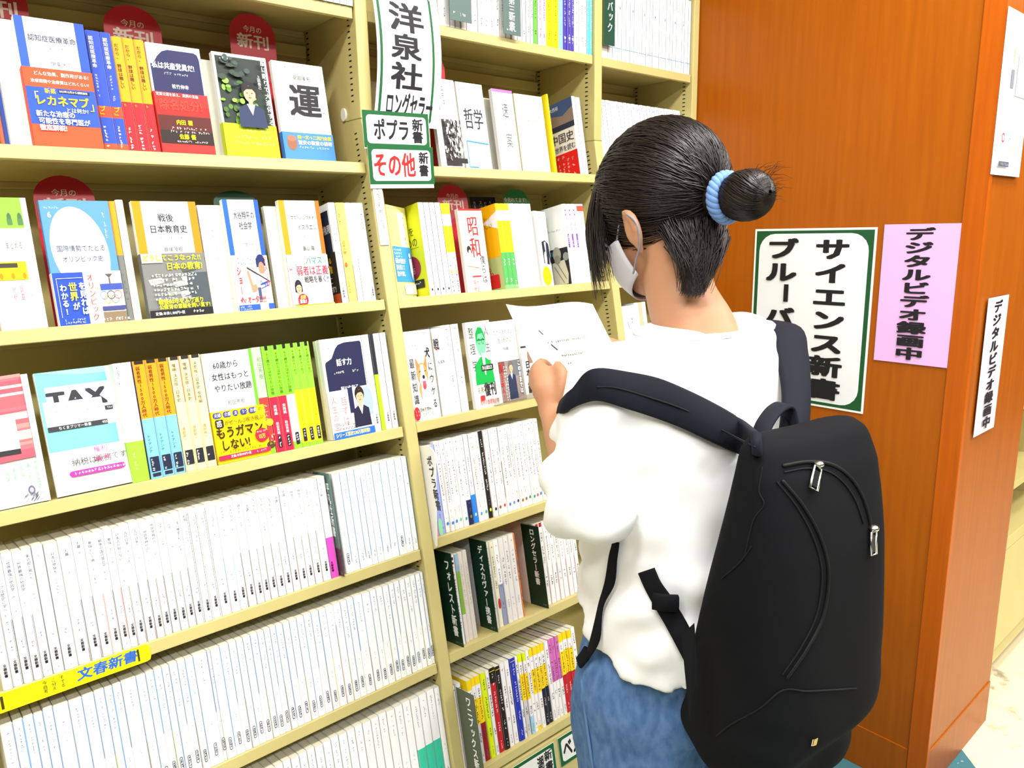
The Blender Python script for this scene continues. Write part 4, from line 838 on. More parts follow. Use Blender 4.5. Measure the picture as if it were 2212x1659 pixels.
for i in range(2):
    spine_book(1, 2, us[i], us[i+1], ['left of the two yellow and white spines beside the red lettered cover', 'right of the two yellow and white spines beside the red lettered cover'][i], G5, h=.174, n=.005, bands=[(0, .12, (252, 226, 0)), (.12, .25, WHITE), (.25, .54, (252, 228, 0)), (.54, 1, WHITE)], art=a_yw, edge=[(.55, 1, (250, 226, 0), .0025)])
def c_showa(a):
    a.text('まンガ', 8, 12, 10, (220, 130, 120), True); a.text('昭和', 32, 14, 44, (222, 34, 36), True, 1, sx=1.1, gap=1.02); a.text('と', 36, 50, 14, (60, 50, 50)); a.text('僕らは', 70, 96, 20, (60, 60, 66), True, sx=1.1)
    a.ell(26, 84, 9, 8, (40, 36, 40)); a.ell(28, 92, 6, 8, (240, 216, 196)); a.poly([(16, 106), (40, 104), (44, 124), (10, 126)], (214, 214, 220)); a.line(12, 118, 60, 122, 2, (200, 150, 110)); a.r(26, 138, 66, 141, (226, 60, 70)); a.text('感か', 26, 146, 14, (224, 90, 100)); a.text('絶言', 26, 160, 13, (224, 90, 100)); a.r(0, 0, 105, 3, (220, 40, 40))
face_book(1, 2, (989, 460), (1031, 461), 'white paperback with large red characters and a sketch of a young man', c_showa, G5, n=.026, h=.168, w=.060)
def c_ora(a):
    a.r(0, 0, 105, 106, (255, 190, 0)); a.poly([(56, 34), (105, 16), (105, 50)], WHITE); a.scrib(8, 24, 12, 6, (130, 70, 0)); a.text('素敵でおいしい', 6, 34, 13, (140, 70, 0), sx=.9); a.text('の罠', 8, 56, 18, (110, 60, 10)); a.line(14, 78, 60, 76, .6, (200, 130, 0))
    a.r(0, 106, 105, 173, (186, 200, 130)); a.text('裏面の', 6, 110, 16, (222, 40, 56), bold=2); a.text('食品表示、', 4, 124, 17, (222, 40, 56), bold=2, sx=.95); a.text('確認', 8, 141, 16, (222, 40, 56), bold=2); a.rr(50, 140, 92, 168, 4, (220, 40, 40)); a.scrib(8, 160, 7, 6, (60, 60, 40)); a.scrib(56, 146, 5, 5, (240, 120, 110)); a.ell(10, 164, 11, 8, (250, 232, 0))
def a_gr(a, w, h): a.scrib(w/2-2, 50, 8, 4, (230, 180, 40), True); a.scrib(w/2-2.2, 112, 3, 4.6, WHITE, True, w=.3); a.scrib(w/2-2.2, 152, 4, 4.4, WHITE, True, w=.3)
us = [X2(u) for u in (1095, 1105, 1114.5, 1124)]
for i in range(3):
    spine_book(1, 2, us[i], us[i+1], ['yellow and green paperback showing its orange yellow cover, third shelf', 'middle one of three yellow and green spines, third shelf', 'yellow and green spine touching the black striped white ones'][i], G5, h=.175, n=.004, bands=[(0, .08, (250, 206, 20)), (.08, .20, WHITE), (.20, .57, (252, 214, 0)), (.57, .95, (80, 176, 90)), (.95, 1, (130, 206, 120))], art=a_gr, cover_art=c_ora if i == 0 else None)
us = [X2(u) for u in (1124.5, 1136, 1148, 1159.5, 1171)]
for i in range(4):
    spine_book(1, 2, us[i], us[i+1], 'white spine with a black lower stripe, %s right of the green spines' % ordinal(i+1), G5, h=.175, n=.004, edge=[(.40, 1, (24, 26, 32), .0024)], art=a_drop if False else (lambda a, w, h: (a.scrib(w/2-2.4, 10, 1, 4, GREY, True), a.scrib(w/2-2.4, 28, 16, 4, (150, 152, 170), True, fill=.6))))
def c_suit(a):
    a.scrib(8, 14, 5, 7, (150, 190, 226), True); a.scrib(40, 10, 6, 7, (120, 160, 210)); a.text('ヘコリ', 50, 30, 13, (110, 130, 170), True); a.poly([(36, 70), (66, 66), (96, 74), (104, 116), (96, 124), (92, 96), (88, 122), (40, 118)], (34, 38, 56)); a.poly([(56, 70), (72, 70), (66, 108)], WHITE); a.ell(56, 108, 12, 16, (240, 240, 242)); a.scrib(30, 126, 8, 5, (140, 140, 170), True)
    a.ell(50, 148, 40, 22, (250, 232, 20)); a.scrib(24, 140, 9, 5, (190, 170, 40)); a.scrib(30, 152, 8, 5, (190, 170, 40))
face_book(1, 2, (1152, 455), (1190, 466), 'white paperback with a cut out dark suit and a yellow oval at its foot', c_suit, G5, n=.030, h=.166, w=.046, yaw=.25)
def c_drug(a):
    a.text('毒の薬', 6, 22, 30, (60, 60, 70), True, 0, sx=.9); a.text('の', 20, 14, 26, (56, 56, 66)); a.scrib(44, 50, 9, 5, (150, 160, 190)); a.r(12, 92, 105, 173, (30, 34, 44)); a.text('老わせる', 14, 96, 11, (40, 140, 210), bold=1); a.text('ど人を', 14, 110, 12, (40, 140, 210), bold=1); a.text('て!', 24, 130, 24, (40, 120, 200), True)
    a.ell(70, 104, 13, 16, (176, 172, 160)); a.poly([(52, 122), (92, 118), (100, 150), (96, 171), (46, 171)], (206, 202, 188)); a.ell(70, 116, 10, 10, (150, 146, 134)); a.line(58, 130, 84, 168, 2, (120, 118, 104)); a.line(70, 126, 92, 160, 2, (120, 118, 104)); a.ell(98, 112, 9, 9, (150, 150, 146))
us = [X2(u) for u in (1238, 1247, 1256, 1266, 1282)]
def a_pur(a, w, h): a.text('薬と毒の', w/2-2.3, 12, 4.8, (90, 50, 140), True, 1); a.scrib(w/2-2.2, 40, 6, 4.4, (100, 60, 150), True); a.r(w/2-2.4, 66, w/2+2.4, 96, (120, 76, 170)); a.scrib(w/2-2, 68, 6, 4, (230, 220, 244), True, w=.26)
for i in range(4):
    spine_book(1, 2, us[i], us[i+1], ['white paperback showing a cover with a pale statue, right end of the third shelf', 'white and purple spine right of the statue cover', 'second white and purple spine right of the statue cover', 'white and orange topped spine beside the person\'s fringe, third shelf'][i], G5, h=.176, n=.004, art=a_pur if i < 3 else (lambda a, w, h: (a.r(2, 4, w-2, 16, (230, 80, 60)), a.scrib(w/2-2, 30, 10, 4.4, (110, 110, 120), True))), edge=[(.57, 1, (20, 24, 28), .002)], cover_art=c_drug if i == 0 else None)
def a_blk(a, w, h): a.r(0, 0, w, h, (30, 28, 34)); a.text('恐るべき', 6, 10, 8, (210, 210, 200), True); a.text('スマホ', 22, 8, 10, (190, 230, 60), True, 1); a.text('の真実と', 36, 10, 8, (220, 220, 210), True); a.text('あなたの', 50, 8, 8, (206, 206, 206), True); a.scrib(62, 8, 8, 7, (220, 90, 80), True)
mb = MB(); M = Matrix.Translation(LP(*low(1015, 425, .135), .135)) @ ROT; mb.box(0, .07, 0, .0012, -.13, 0, mat((30, 28, 34))); a_blk(Art(mb, lambda p, q, e: (p, -e, -q), .07, .13, 70, 130), 70, 130)
tag(mb.build('notice_card', None, mtx=M), 'black notice card with white and lime characters behind the third shelf spines', 'card')
# fourth shelf
G6 = 'books on the fourth shelf, middle bay'
def c_dog(a):
    a.scrib(8, 14, 4, 6, GREY); a.text('犬に対して', 26, 26, 5.5, (90, 80, 70)); a.scrib(30, 34, 5, 4.4, GREY)
    a.text('最新知識', 6, 52, 20, (50, 50, 54), True, 1, gap=1.16); a.text('犬', 70, 34, 22, (30, 30, 32), bold=2, slant=.1); a.text('にウケる', 78, 62, 19, (34, 34, 36), True, 1, gap=1.28)
    o1, o2, w_ = (232, 160, 96), (214, 138, 80), (250, 244, 236)
    a.ell(52, 122, 25, 28, w_); a.poly([(30, 112), (44, 92), (38, 136)], o1); a.ell(52, 84, 22, 22, o1); a.poly([(31, 76), (30, 50), (44, 68)], o2); a.poly([(62, 66), (74, 46), (73, 76)], o2); a.poly([(46, 66), (58, 66), (62, 92), (42, 92)], w_); a.ell(52, 96, 15, 12, w_); a.ell(54, 90, 5, 4, (40, 34, 44)); a.ell(54, 106, 7, 8, (190, 70, 90)); a.poly([(46, 98), (62, 98), (54, 110)], (200, 90, 110))
    for k in (-1, 1): a.line(52+k*11-3, 79, 52+k*11+3, 78, 1.4, (70, 46, 36))
    for k in (-1, 1): a.ell(50+k*14, 146, 8, 6, w_)
    a.ell(8, 158, 12, 13, (226, 40, 54)); a.scrib(2, 151, 3, 5, WHITE); a.scrib(2, 158, 3, 5, WHITE); a.text('愛犬を幸せに', 20, 148, 9, (70, 62, 56)); a.text('できている', 28, 158, 9, (70, 62, 56)); a.scrib(20, 168, 14, 3, (190, 150, 110))
face_book(1, 3, (870, 713), (926, 705), 'white paperback with a smiling orange and white dog on the cover', c_dog, G6, n=.008, h=.168)
def c_book(a): a.text('戦', 0, 20, 24, (40, 40, 42), bold=2); a.line(6, 36, 14, 46, 1.5, RED); a.text('IL BOOK', 10, 62, 9, (50, 50, 54), bold=1); a.scrib(8, 88, 3, 5, (70, 70, 70), True); a.line(60, 4, 74, 4, 1, (190, 60, 110)); a.line(74, 0, 74, 8, 1, (190, 60, 110))
face_book(1, 3, (930, 703), (985, 697), 'plain white paperback with small black capital lettering right of the dog cover', c_book, G6, n=.016, h=.168, yaw=.10)
us = [xat(u, .55, .008) for u in (983, 1004, 1021)]
for i in range(2):
    spine_book(1, 3, us[i]+.002, us[i+1], ['white spine with a magenta mark, just right of the capital lettered book', 'white spine with a magenta mark, just left of the green portrait cover'][i], G6, h=.172, n=.012, d=.09, art=lambda a, w, h: (a.r(w/2-3, 8, w/2+3, 9, (200, 70, 120)), a.r(w/2+.5, 3, w/2+1.2, 14, (200, 70, 120)), a.scrib(w/2-2, 22, 12, 4, GREY, True), a.scrib(w/2-2, 98, 5, 4.4, (60, 60, 70), True), a.scrib(w/2-2, 148, 6, 3.6, GREY, True)), edge=[(0, 1, (210, 220, 236), .001)])
def c_seiri(a):
    a.text('人生の', 74, 10, 22, (70, 74, 70), True, gap=1.5); a.text('整理学', 6, 10, 24, (60, 70, 60), True, gap=1.36)
    a.poly([(14, 112), (20, 86), (44, 72), (60, 70), (88, 82), (96, 110), (96, 126), (14, 126)], (0, 170, 70)); a.ell(56, 40, 22, 30, (120, 236, 160)); a.poly([(36, 46), (36, 24), (50, 12), (66, 14), (76, 30), (75, 40), (66, 24), (46, 26)], (0, 160, 70)); a.r(40, 36, 73, 39, (10, 120, 60)); a.ring(48, 40, 6, 1.4, (10, 120, 60), 14); a.ring(65, 40, 6, 1.4, (10, 120, 60), 14)
    a.poly([(50, 64), (66, 64), (62, 108), (56, 108)], (180, 244, 206)); a.r(44, 88, 96, 100, (30, 40, 36)); a.text('外山滋比古', 46, 89.5, 9, WHITE, bold=1)
    a.text('名著', 14, 130, 14, (110, 130, 60)); a.text('復刊', 44, 124, 28, (40, 40, 40), bold=2, sx=.95); a.rr(22, 148, 42, 158, 1, (226, 50, 50)); a.text('思考の整理学』の', 18, 157, 11, (224, 60, 56), bold=1, sx=.95); a.scrib(16, 169, 14, 3, GREY)
face_book(1, 3, (1004, 695), (1055, 688), 'white paperback with a green tinted portrait of a man in glasses', c_seiri, G6, n=.006, h=.172)
def c_daka(a):
    a.text('だからあれほど', 12, 18, 11.4, (80, 80, 84), sx=.98); a.text('言ったのに', 24, 36, 12, (80, 80, 84)); a.text('内田樹', 42, 56, 8, (110, 110, 114), bold=1)
    a.r(14, 86, 105, 173, (150, 134, 130)); a.r(14, 86, 40, 110, (120, 80, 70)); a.r(70, 86, 105, 120, (110, 116, 120)); portrait(a, 64, 100, 13, suit=(40, 52, 84), hair=(110, 100, 96), bust=5.3); a.text('在日日本人!!', 16, 90, 13, (226, 40, 50), True, 2, gap=.98); a.text('このままでは', 92, 88, 12, WHITE, True, 2)
    for k in range(2): a.scrib(31+k*8, 96, 12, 6, WHITE, True, w=.26)
face_book(1, 3, (1055, 690), (1109, 684), 'white paperback with a standing man in a navy suit on a photo band', c_daka, G6, n=.020, h=.168)
def c_grey(a):
    a.text('な', 50, 22, 22, (60, 60, 62), True); a.text('の', 14, 36, 22, (40, 40, 42), bold=2); a.r(0, 60, 105, 64, (60, 60, 60)); a.ell(40, 84, 18, 22, (150, 120, 100)); a.poly([(22, 100), (66, 96), (74, 130), (20, 134)], (200, 198, 196)); a.text('日本人論', 10, 92, 18, (40, 40, 42), True, 2); rnd = random.Random(4)
    for _ in range(26): x, y = rnd.uniform(50, 100), rnd.uniform(50, 110); a.line(x, y, x+rnd.uniform(-6, 6), y+8, .8, (120, 118, 116))
face_book(1, 3, (1116, 690), (1172, 680), 'pale grey paperback with heavy black characters behind the raised hand', c_grey, G6, n=.012, h=.168, base=(226, 224, 222))
mb = MB(); M = Matrix.Translation(LP(.19, SHELF_V[1][3]-.0003, .003)) @ ROT; CLEAR = bpy.data.materials.new('clear_acrylic'); CLEAR.use_nodes = True
b = CLEAR.node_tree.nodes['Principled BSDF']; b.inputs['Transmission Weight'].default_value = 1; b.inputs['Roughness'].default_value = .08; b.inputs['IOR'].default_value = 1.15; b.inputs['Base Color'].default_value = (.96, .97, .95, 1)
mb.box(0, .17, 0, .0015, 0, .022, CLEAR); mb.box(0, .17, .0015, .004, 0, .0012, CLEAR); tag(mb.build('book_stop', None, mtx=M), 'clear acrylic strip standing in front of the covers near the raised hand', 'book stop')
# fifth shelf
C = [946.5, 964.9, 977.4, 987, 995.3, 1005.4, 1015.6, 1026.6, 1037.8, 1048.2, 1060, 1069, 1079.6, 1090.2, 1100.3, 1110.5, 1120, 1129.4, 1137.9, 1146, 1155, 1163, 1170.6, 1178, 1185.5]
G7 = 'spines on the fifth shelf, middle bay'; v4 = SHELF_V[1][4]
us = [xat(u, v4, .006) for u in mids(C)]; us[0] = max(us[0], .0065)
DOT = [(60, 30, 40), (30, 34, 60), (50, 130, 220), (50, 130, 220), (60, 130, 210), (110, 200, 130), (40, 160, 170), (120, 120, 40), (180, 220, 250), (80, 160, 220), (60, 170, 150), (220, 230, 60), (40, 34, 30), (140, 90, 50), (210, 60, 60), (60, 120, 210), (90, 160, 220), (50, 60, 120), (130, 110, 60), (130, 110, 60), (40, 150, 130), (40, 150, 130), (230, 90, 100), (60, 120, 200), (60, 150, 130)]
def a_dot(i, tc, dc):
    def f(a, w, h): a.scrib(w/2-2.2, 6, 1, 3, tc, True, w=.4); a.scrib(w/2-2.4, 16, 4, 4, tc, True); a.scrib(w/2-2.4, 42, 14+i % 4, 4.4, tc, True, fill=.9, w=.2); a.scrib(w/2-2, 132, 5, 3.6, (200, 90, 90) if i % 4 == 1 else GREY, True); a.ell(w/2, 160, 2.5, 3.4, dc, 12)
    return f
NM = {0: 'pink', 1: 'lavender', 11: 'black'}
for i in range(len(C)):
    bands = {0: [(0, 1, (240, 150, 200))], 1: [(0, 1, (158, 178, 244))], 7: [(0, .72, WHITE), (.72, 1, (28, 36, 84))], 8: [(0, .68, WHITE), (.68, 1, (30, 130, 240))], 11: [(0, 1, (26, 24, 26))]}.get(i, [(0, 1, (244, 242, 240))])
    ed = {1: [(.0, 1, (130, 120, 190), .001)], 2: [(.88, 1, BLACK, .0026)], 3: [(0, .66, (60, 130, 210), .0018), (.86, 1, BLACK, .002)], 9: [(0, .14, (40, 170, 190), .004), (.14, .7, (226, 236, 40), .004)], 10: [(.86, 1, (60, 180, 190), .003)], 11: [(.2, .36, (120, 24, 40), .006), (.9, 1, (230, 236, 60), .002)], 12: [(0, 1, (80, 80, 84), .001)], 14: [(0, .3, (60, 130, 190), .0018), (.4, .82, (70, 70, 80), .0012)], 16: [(.08, .5, (90, 84, 100), .0012)]}.get(i)
    tc = WHITE if i == 11 else (40, 50, 90) if i == 1 else (110, 108, 120)
    spine_book(1, 4, us[i], us[i+1], '%s spine, %s right of the white rounded divider, fifth shelf, middle bay' % (NM.get(i, 'white and navy' if i == 7 else 'white and bright blue' if i == 8 else 'white'), ordinal(i+1)), G7, h=.1755+.0006*(i % 3)-(.004 if i < 2 else 0), n=.010+.001*(i % 3), bands=bands, edge=ed, art=a_dot(i, tc, DOT[i]))
M = Matrix.Translation(LP(.0032, SHELF_V[1][4], 0)) @ ROT; mb = MB()
pr = [(.030, .003), (.0045, .003), (-.0006, -.011), (-.003, -.014), (-.006, -.011), (-.041, .150), (-.0425, .160), (-.039, .170), (-.031, .176), (-.020, .179), (.030, .176)]
mb.prism(pr, 0, .0014, mat((250, 250, 250), .25, .5)); a = Art(mb, lambda p, q, e: (-.0002-e, .030-p-q*.10, .178-q), .072, .18, 72, 180)
a.text('ポプラ新書', 41, 18, 17, (60, 60, 66), True, 2, sy=1.2); a.ell(44, 150, 7, 17, (160, 240, 190), rot=.2)
tag(mb.build('shelf_divider', None, mtx=M), 'white rounded plastic divider with black vertical characters at the post, fifth shelf', 'divider', 'dividers at the left end of the middle bay shelves')
# sixth shelf with the dark green cards
G8 = 'spines on the sixth shelf, middle bay'; v5 = SHELF_V[1][5]
def X5(u, n=.010): return xat(u, v5, n)
def q5(a): return 920+a/5.183
x = .0055
for i, (w_, col, nm, bands, ed) in enumerate(((.0125, WHITE, 'white and red', None, None), (.010, None, 'white and green', [(0, .2, (150, 180, 206)), (.2, .68, (130, 180, 50)), (.68, 1, (226, 216, 206))], None), (.012, (222, 212, 204), 'greyish', None, None), (.011, (216, 208, 200), 'dull grey', None, None))):
    x0 = .0392+sum((.0125, .010, .012, .011)[:i]); 
    spine_book(1, 5, x0, x0+w_, '%s spine between the two left green cards, sixth shelf' % nm, G8, h=.176, n=.010+.004*(i > 1), bands=bands or [(0, 1, col)], art=(lambda a, w, h: (a.r(w/2-3, 3, w/2+3, 9, (60, 20, 30)), a.r(w/2-3, 13, w/2+3, 17, (50, 20, 40)), a.scrib(w/2-2.6, 20, 8, 5, (214, 50, 90), True, w=.26), a.scrib(w/2-2.6, 62, 16, 5, (60, 60, 90), True, w=.22))) if i == 0 else (lambda a, w, h: a.scrib(w/2-2, 24, 20, 4, (170, 150, 140), True)))
xg = [X5(q5(a)) for a in (770, 803, 850, 897, 952, 1005, 1060, 1120, 1135)]
xg[0] += .0035
for i in range(8):
    bands = {2: [(0, 1, (240, 236, 206))], 3: [(0, .52, WHITE), (.52, 1, (150, 156, 186))], 7: [(0, 1, (246, 130, 40))]}.get(i, [(0, 1, (236, 232, 230))])
    ed = {0: [(.0, .50, (60, 120, 200), .003), (.86, 1, (60, 120, 200), .0015)], 3: [(.5, 1, (110, 116, 150), .0016)], 6: [(.0, 1, (210, 210, 210), .001)]}.get(i)
    spine_book(1, 5, xg[i], xg[i+1], ('thin orange spine left of the right hand green card, sixth shelf' if i == 7 else '%s spine, %s between the middle and right green cards, sixth shelf' % ({2: 'cream', 3: 'white and grey violet'}.get(i, 'white'), ordinal(i+1))), G8, h=.176, n=.010+.001*(i % 2), bands=bands, edge=ed,
               art=lambda a, w, h, i=i: (a.scrib(w/2-1.6, 10, 1, 3.4, (220, 60, 60), True, w=.4), a.scrib(w/2-2.4, 30, 14, 4.6, (100, 100, 116), True, w=.2), a.scrib(w/2-2.2, 126, 4, 4, (70, 70, 80), True), a.scrib(w/2-2, 162, 2, 3, (226, 120, 120), True), a.ell(w/2+1, 128, 3, 11, (200, 40, 40)) if i == 2 else None))
xr = [X5(q5(a)) for a in (1345, 1392, 1437, 1490, 1540, 1585, 1640, 1690, 1735, 1775)]
xr[0] += .002
for i in range(9):
    spine_book(1, 5, xr[i], xr[i+1], 'white spine with a %s stripe, %s right of the long seller green card, sixth shelf' % ({1: 'yellow', 4: 'yellow'}.get(i, 'red'), ordinal(i+1)), G8, h=.178, n=.010+.001*(i % 2), edge=[(.54, 1, (206, 40, 56), .0018)]+([(.1, .54, (240, 230, 60), .0026)] if i in (1, 4, 6) else []),
               art=lambda a, w, h, i=i: (a.r(w/2-3.6, 0, w/2+3.6, 9, (170, 30, 40)) if i < 2 else None, a.scrib(w/2-2.3, 16, 15, 4.6, (100, 90, 90), True, w=.22), a.scrib(w/2-2.3, 116, 5, 4.4, (60, 50, 50), True, w=.26), a.scrib(w/2-1.6, 166, 1, 3, GREY)))
divider(1, 5, .0368, 'フォレスト新書', 'dark green divider card with white vertical characters, at the post on the sixth shelf', 17, n0=-.001, w=.098, h=.184, ty=14, scale_sy=1.28, tx=72)
divider(1, 5, xg[0]-.0028, 'ディスカヴァー携書', 'dark green divider card in the middle of the sixth shelf, left of the pale spines', 16, n0=-.004, w=.056, h=.184, ty=10, scale_sy=1.12, tx=26)
divider(1, 5, xr[0]-.0028, 'ロングセラー新書', 'dark green divider card on the sixth shelf nearest the person', 15, n0=-.004, w=.056, h=.176, ty=6, scale_sy=1.02, tx=26)
# bottom shelf
G9 = 'colourful spines on the bottom shelf, middle bay'; v6 = SHELF_V[1][6]
def q6(a): return 940+a/5.2
B = [495, 548, 590, 648, 705, 748, 808, 862, 915, 970, 1030, 1060, 1110, 1145, 1185, 1225, 1268, 1310, 1350, 1392, 1430, 1468, 1503, 1553, 1600, 1645, 1690]
Y6, W6, RD, LY, DN, PK = (252, 216, 0), (242, 240, 240), (196, 24, 40), (222, 240, 0), (26, 28, 50), (214, 110, 190)
S6 = [('red footed', [(0, .12, Y6), (.12, .28, W6), (.28, .56, Y6), (.56, 1, (206, 40, 60))]), ('white and yellow', [(0, .1, Y6), (.1, .25, W6), (.25, .55, Y6), (.55, 1, (214, 210, 214))]), ('yellow and dark red', [(0, .10, Y6), (.1, .25, W6), (.25, .55, Y6), (.55, 1, (150, 24, 40))]),
      ('fluorescent lime', [(0, 1, LY)]), ('white', [(0, 1, W6)]), ('red and black', [(0, .18, (24, 18, 18)), (.18, 1, RD)]), ('black', [(0, 1, (34, 24, 26))]), ('white', [(0, 1, W6)]), ('white', [(0, 1, W6)]), ('royal blue', [(0, 1, (32, 50, 180))]), ('white', [(0, 1, W6)]),
      ('yellow and grey', [(0, .1, LY), (.1, .25, W6), (.25, .57, Y6), (.57, 1, (206, 204, 206))]), ('yellow and pale blue', [(0, .1, LY), (.1, .25, W6), (.25, .57, Y6), (.57, .78, W6), (.78, 1, (160, 214, 240))]), ('white', [(0, 1, W6)]),
      ('yellow and white', [(0, .1, Y6), (.1, .26, W6), (.26, .56, Y6), (.56, .95, W6), (.95, 1, Y6)]), ('yellow and white', [(0, .1, Y6), (.1, .26, W6), (.26, .56, Y6), (.56, 1, W6)]), ('yellow and navy', [(0, .1, Y6), (.1, .26, W6), (.26, .54, Y6), (.54, 1, DN)]), ('yellow and navy', [(0, .1, Y6), (.1, .26, W6), (.26, .54, Y6), (.54, 1, DN)]),
      ('white', [(0, 1, W6)]), ('pink and white', [(0, .54, PK), (.54, 1, W6)]), ('pink and white', [(0, .54, PK), (.54, 1, W6)]), ('pink and white', [(0, .54, PK), (.54, 1, W6)]), ('yellow and red', [(0, .1, Y6), (.1, .22, W6), (.22, .52, Y6), (.52, 1, RD)]), ('yellow and red', [(0, .1, Y6), (.1, .22, W6), (.22, .52, Y6), (.52, 1, RD)]), ('yellow and red', [(0, .1, Y6), (.1, .22, W6), (.22, .52, Y6), (.52, 1, RD)]), ('white', [(0, 1, W6)])]
us = [xat(q6(a), v6, .012) for a in B]
EDG = {3: (60, 40, 30), 4: (24, 24, 30), 6: (120, 20, 30), 7: (150, 30, 50), 8: (20, 60, 70), 10: (50, 40, 60), 11: (180, 40, 50)}
for i, (nm, bands) in enumerate(S6):
    dark = nm in ('black', 'royal blue', 'red and black')
    tc = (236, 230, 226) if dark else (60, 50, 50)
    def ar(a, w, h, i=i, tc=tc, dark=dark, bands=bands):
        a.scrib(w/2-2.4, 12 if len(bands) < 4 else 24, 5, 4.6, tc, True, w=.26); a.scrib(w/2-2.4, 48, 9, 4.8, tc, True, w=.26, fill=.95); a.scrib(w/2-2.3, 112, 4, 4.6, (250, 220, 220) if bands[-1][2] in (RD, DN) else tc, True, w=.26); a.scrib(w/2-1.8, 150, 5, 3.4, (240, 220, 220) if bands[-1][2] in (RD, DN) or dark else GREY, True, w=.24)
        if i in (5, 6, 9): a.r(0.6, 6, w-.6, 7.2, YEL)
    spine_book(1, 6, us[i], us[i+1], '%s spine, %s right of the grey green card, bottom shelf, middle bay' % (nm, ordinal(i+1)), G9, h=.1735+.0012*(i % 2), n=.010+.001*(i % 3), bands=bands, art=ar, edge=[(.05, 1, EDG[i], .0014)] if i in EDG else None)
for i, (w_, col, nm) in enumerate(((.010, W6, 'white'), (.0115, (232, 230, 232), 'pale grey'), (.012, (240, 236, 240), 'white and lime'), (.0105, (240, 214, 170), 'tan'))):
    x0 = .006+i*.0125
    if x0+w_ > us[0]: continue
    spine_book(1, 6, x0, x0+w_, '%s spine standing behind the grey green card at the post, bottom shelf' % nm, G9, h=.174, n=.016, bands=[(0, .12, LY), (.12, 1, col)] if i == 2 else [(0, 1, col)], art=lambda a, w, h: (a.r(1, 8, w-1, 9, (40, 30, 40)), a.scrib(w/2-2, 16, 12, 4, (110, 100, 110), True)))
divider(1, 6, .0040, 'ワニブックス新書', 'grey green divider card with white vertical characters on the bottom shelf', 16, n0=-.061, w=.055, h=.182, col=(88, 98, 84), ty=8, scale_sy=1.25, tx=28)

# ---- right bay
G10 = 'white spines in the right bay'
us = [UX for UX in (xat(u, ROW0_Z, .006, True) for u in (1304, 1315, 1325, 1336, 1345, 1354, 1363, 1371, 1380, 1388, 1397, 1404, 1411, 1418, 1425, 1432, 1440, 1447, 1454, 1461, 1467, 1473, 1479, 1486, 1493))]
us[0] = XB2+.0035; us[-1] = min(us[-1], XC1-.001)
for i in range(len(us)-1):
    ed = {7: (200, 60, 60), 12: (20, 20, 60), 14: (24, 24, 40), 19: (30, 30, 70)}.get(i)
    spine_book(2, 0, us[i], us[i+1], 'white spine, %s from the left on the top shelf of the right bay' % ordinal(i+1), G10, n=.003+.001*(i % 2), art=lambda a, w, h, i=i: (a.scrib(w/2-2, 16, 22, 4.2, (120, 124, 150), True, fill=.7), a.r(1, 146, w-1, 147.4, (110, 170, 226)), a.ell(w/2, 60, 1.4, 3, (70, 110, 200), 8) if i % 3 == 0 else None), edge=[(.0, 1, ed, .0014)] if ed else None)
M = Matrix.Translation((XB2+.0015, -.004, ROW0_Z+.025)); mb = MB(); mb.box(0, .0012, 0, .055, 0, .16, mat((90, 108, 70), .4, .4)); mb.box(0, .034, -.0012, 0, 0, .16, mat((22, 74, 60), .4, .4))
a = Art(mb, lambda p, q, e: (p, -.0012-e, .16-q), .034, .16, 34, 160); a.text('ーパーバック', 8, 2, 19, WHITE, True, 1, sy=1.16)
tag(mb.build('hanging_card', None, mtx=M), 'dark green card with white vertical characters at the left of the right bay', 'card', 'green cards at the top shelf')
us = [xat(u, 1.615, .012, True) for u in (1303, 1312, 1321.5, 1331.5, 1342, 1350, 1360, 1368.5, 1377, 1386, 1395, 1403, 1411, 1420, 1428, 1436, 1449.5, 1457.5, 1468, 1476, 1484)]
us[0] = max(us[0], XB2+.001)
for i in range(len(us)-1):
    ed = {3: (40, 44, 60), 8: (60, 110, 190), 16: (30, 34, 80), 18: (24, 26, 70)}.get(i)
    spine_book(2, 1, us[i], us[i+1], 'white spine with a blue top mark, %s from the left, second shelf, right bay' % ordinal(i+1), G10, n=.010+.001*(i % 2), h=.178, art=lambda a, w, h: (a.scrib(w/2-1.8, 6, 2, 4.4, (90, 150, 226), True, w=.4), a.scrib(w/2-2, 30, 24, 4.2, (130, 134, 160), True, fill=.7)), edge=[(.1 if i != 3 else .4, 1, ed, .0014)] if ed else None)
for i in range(5):
    x0 = XB2+.002+.0115*i
    spine_book(2, 2, x0, x0+.0112, 'white spine, %s from the post beside the mask, third shelf, right bay' % ordinal(i+1), G10, n=.010, art=lambda a, w, h: a.scrib(w/2-2, 30, 24, 4.2, (150, 150, 170), True, fill=.6))
def c_su(a): a.text('ス', 50, 30, 18, (40, 40, 44)); a.line(30, 40, 38, 56, 2, (50, 50, 54))
face_book(2, 3, (1343, 676), (1366, 672), 'white paperback with one black katakana between the post and the shoulder', c_su, G10, n=.012, h=.168, w=.06)
for i, (col, nm) in enumerate((((226, 228, 240), 'pale blue grey'), ((196, 192, 160), 'khaki'), ((240, 240, 236), 'white'))):
    x0 = XB2+.066+.014*i
    spine_book(2, 3, x0, x0+.0135, '%s spine behind the shoulder on the fourth shelf, right bay' % nm, G10, n=.012, bands=[(0, 1, col)])
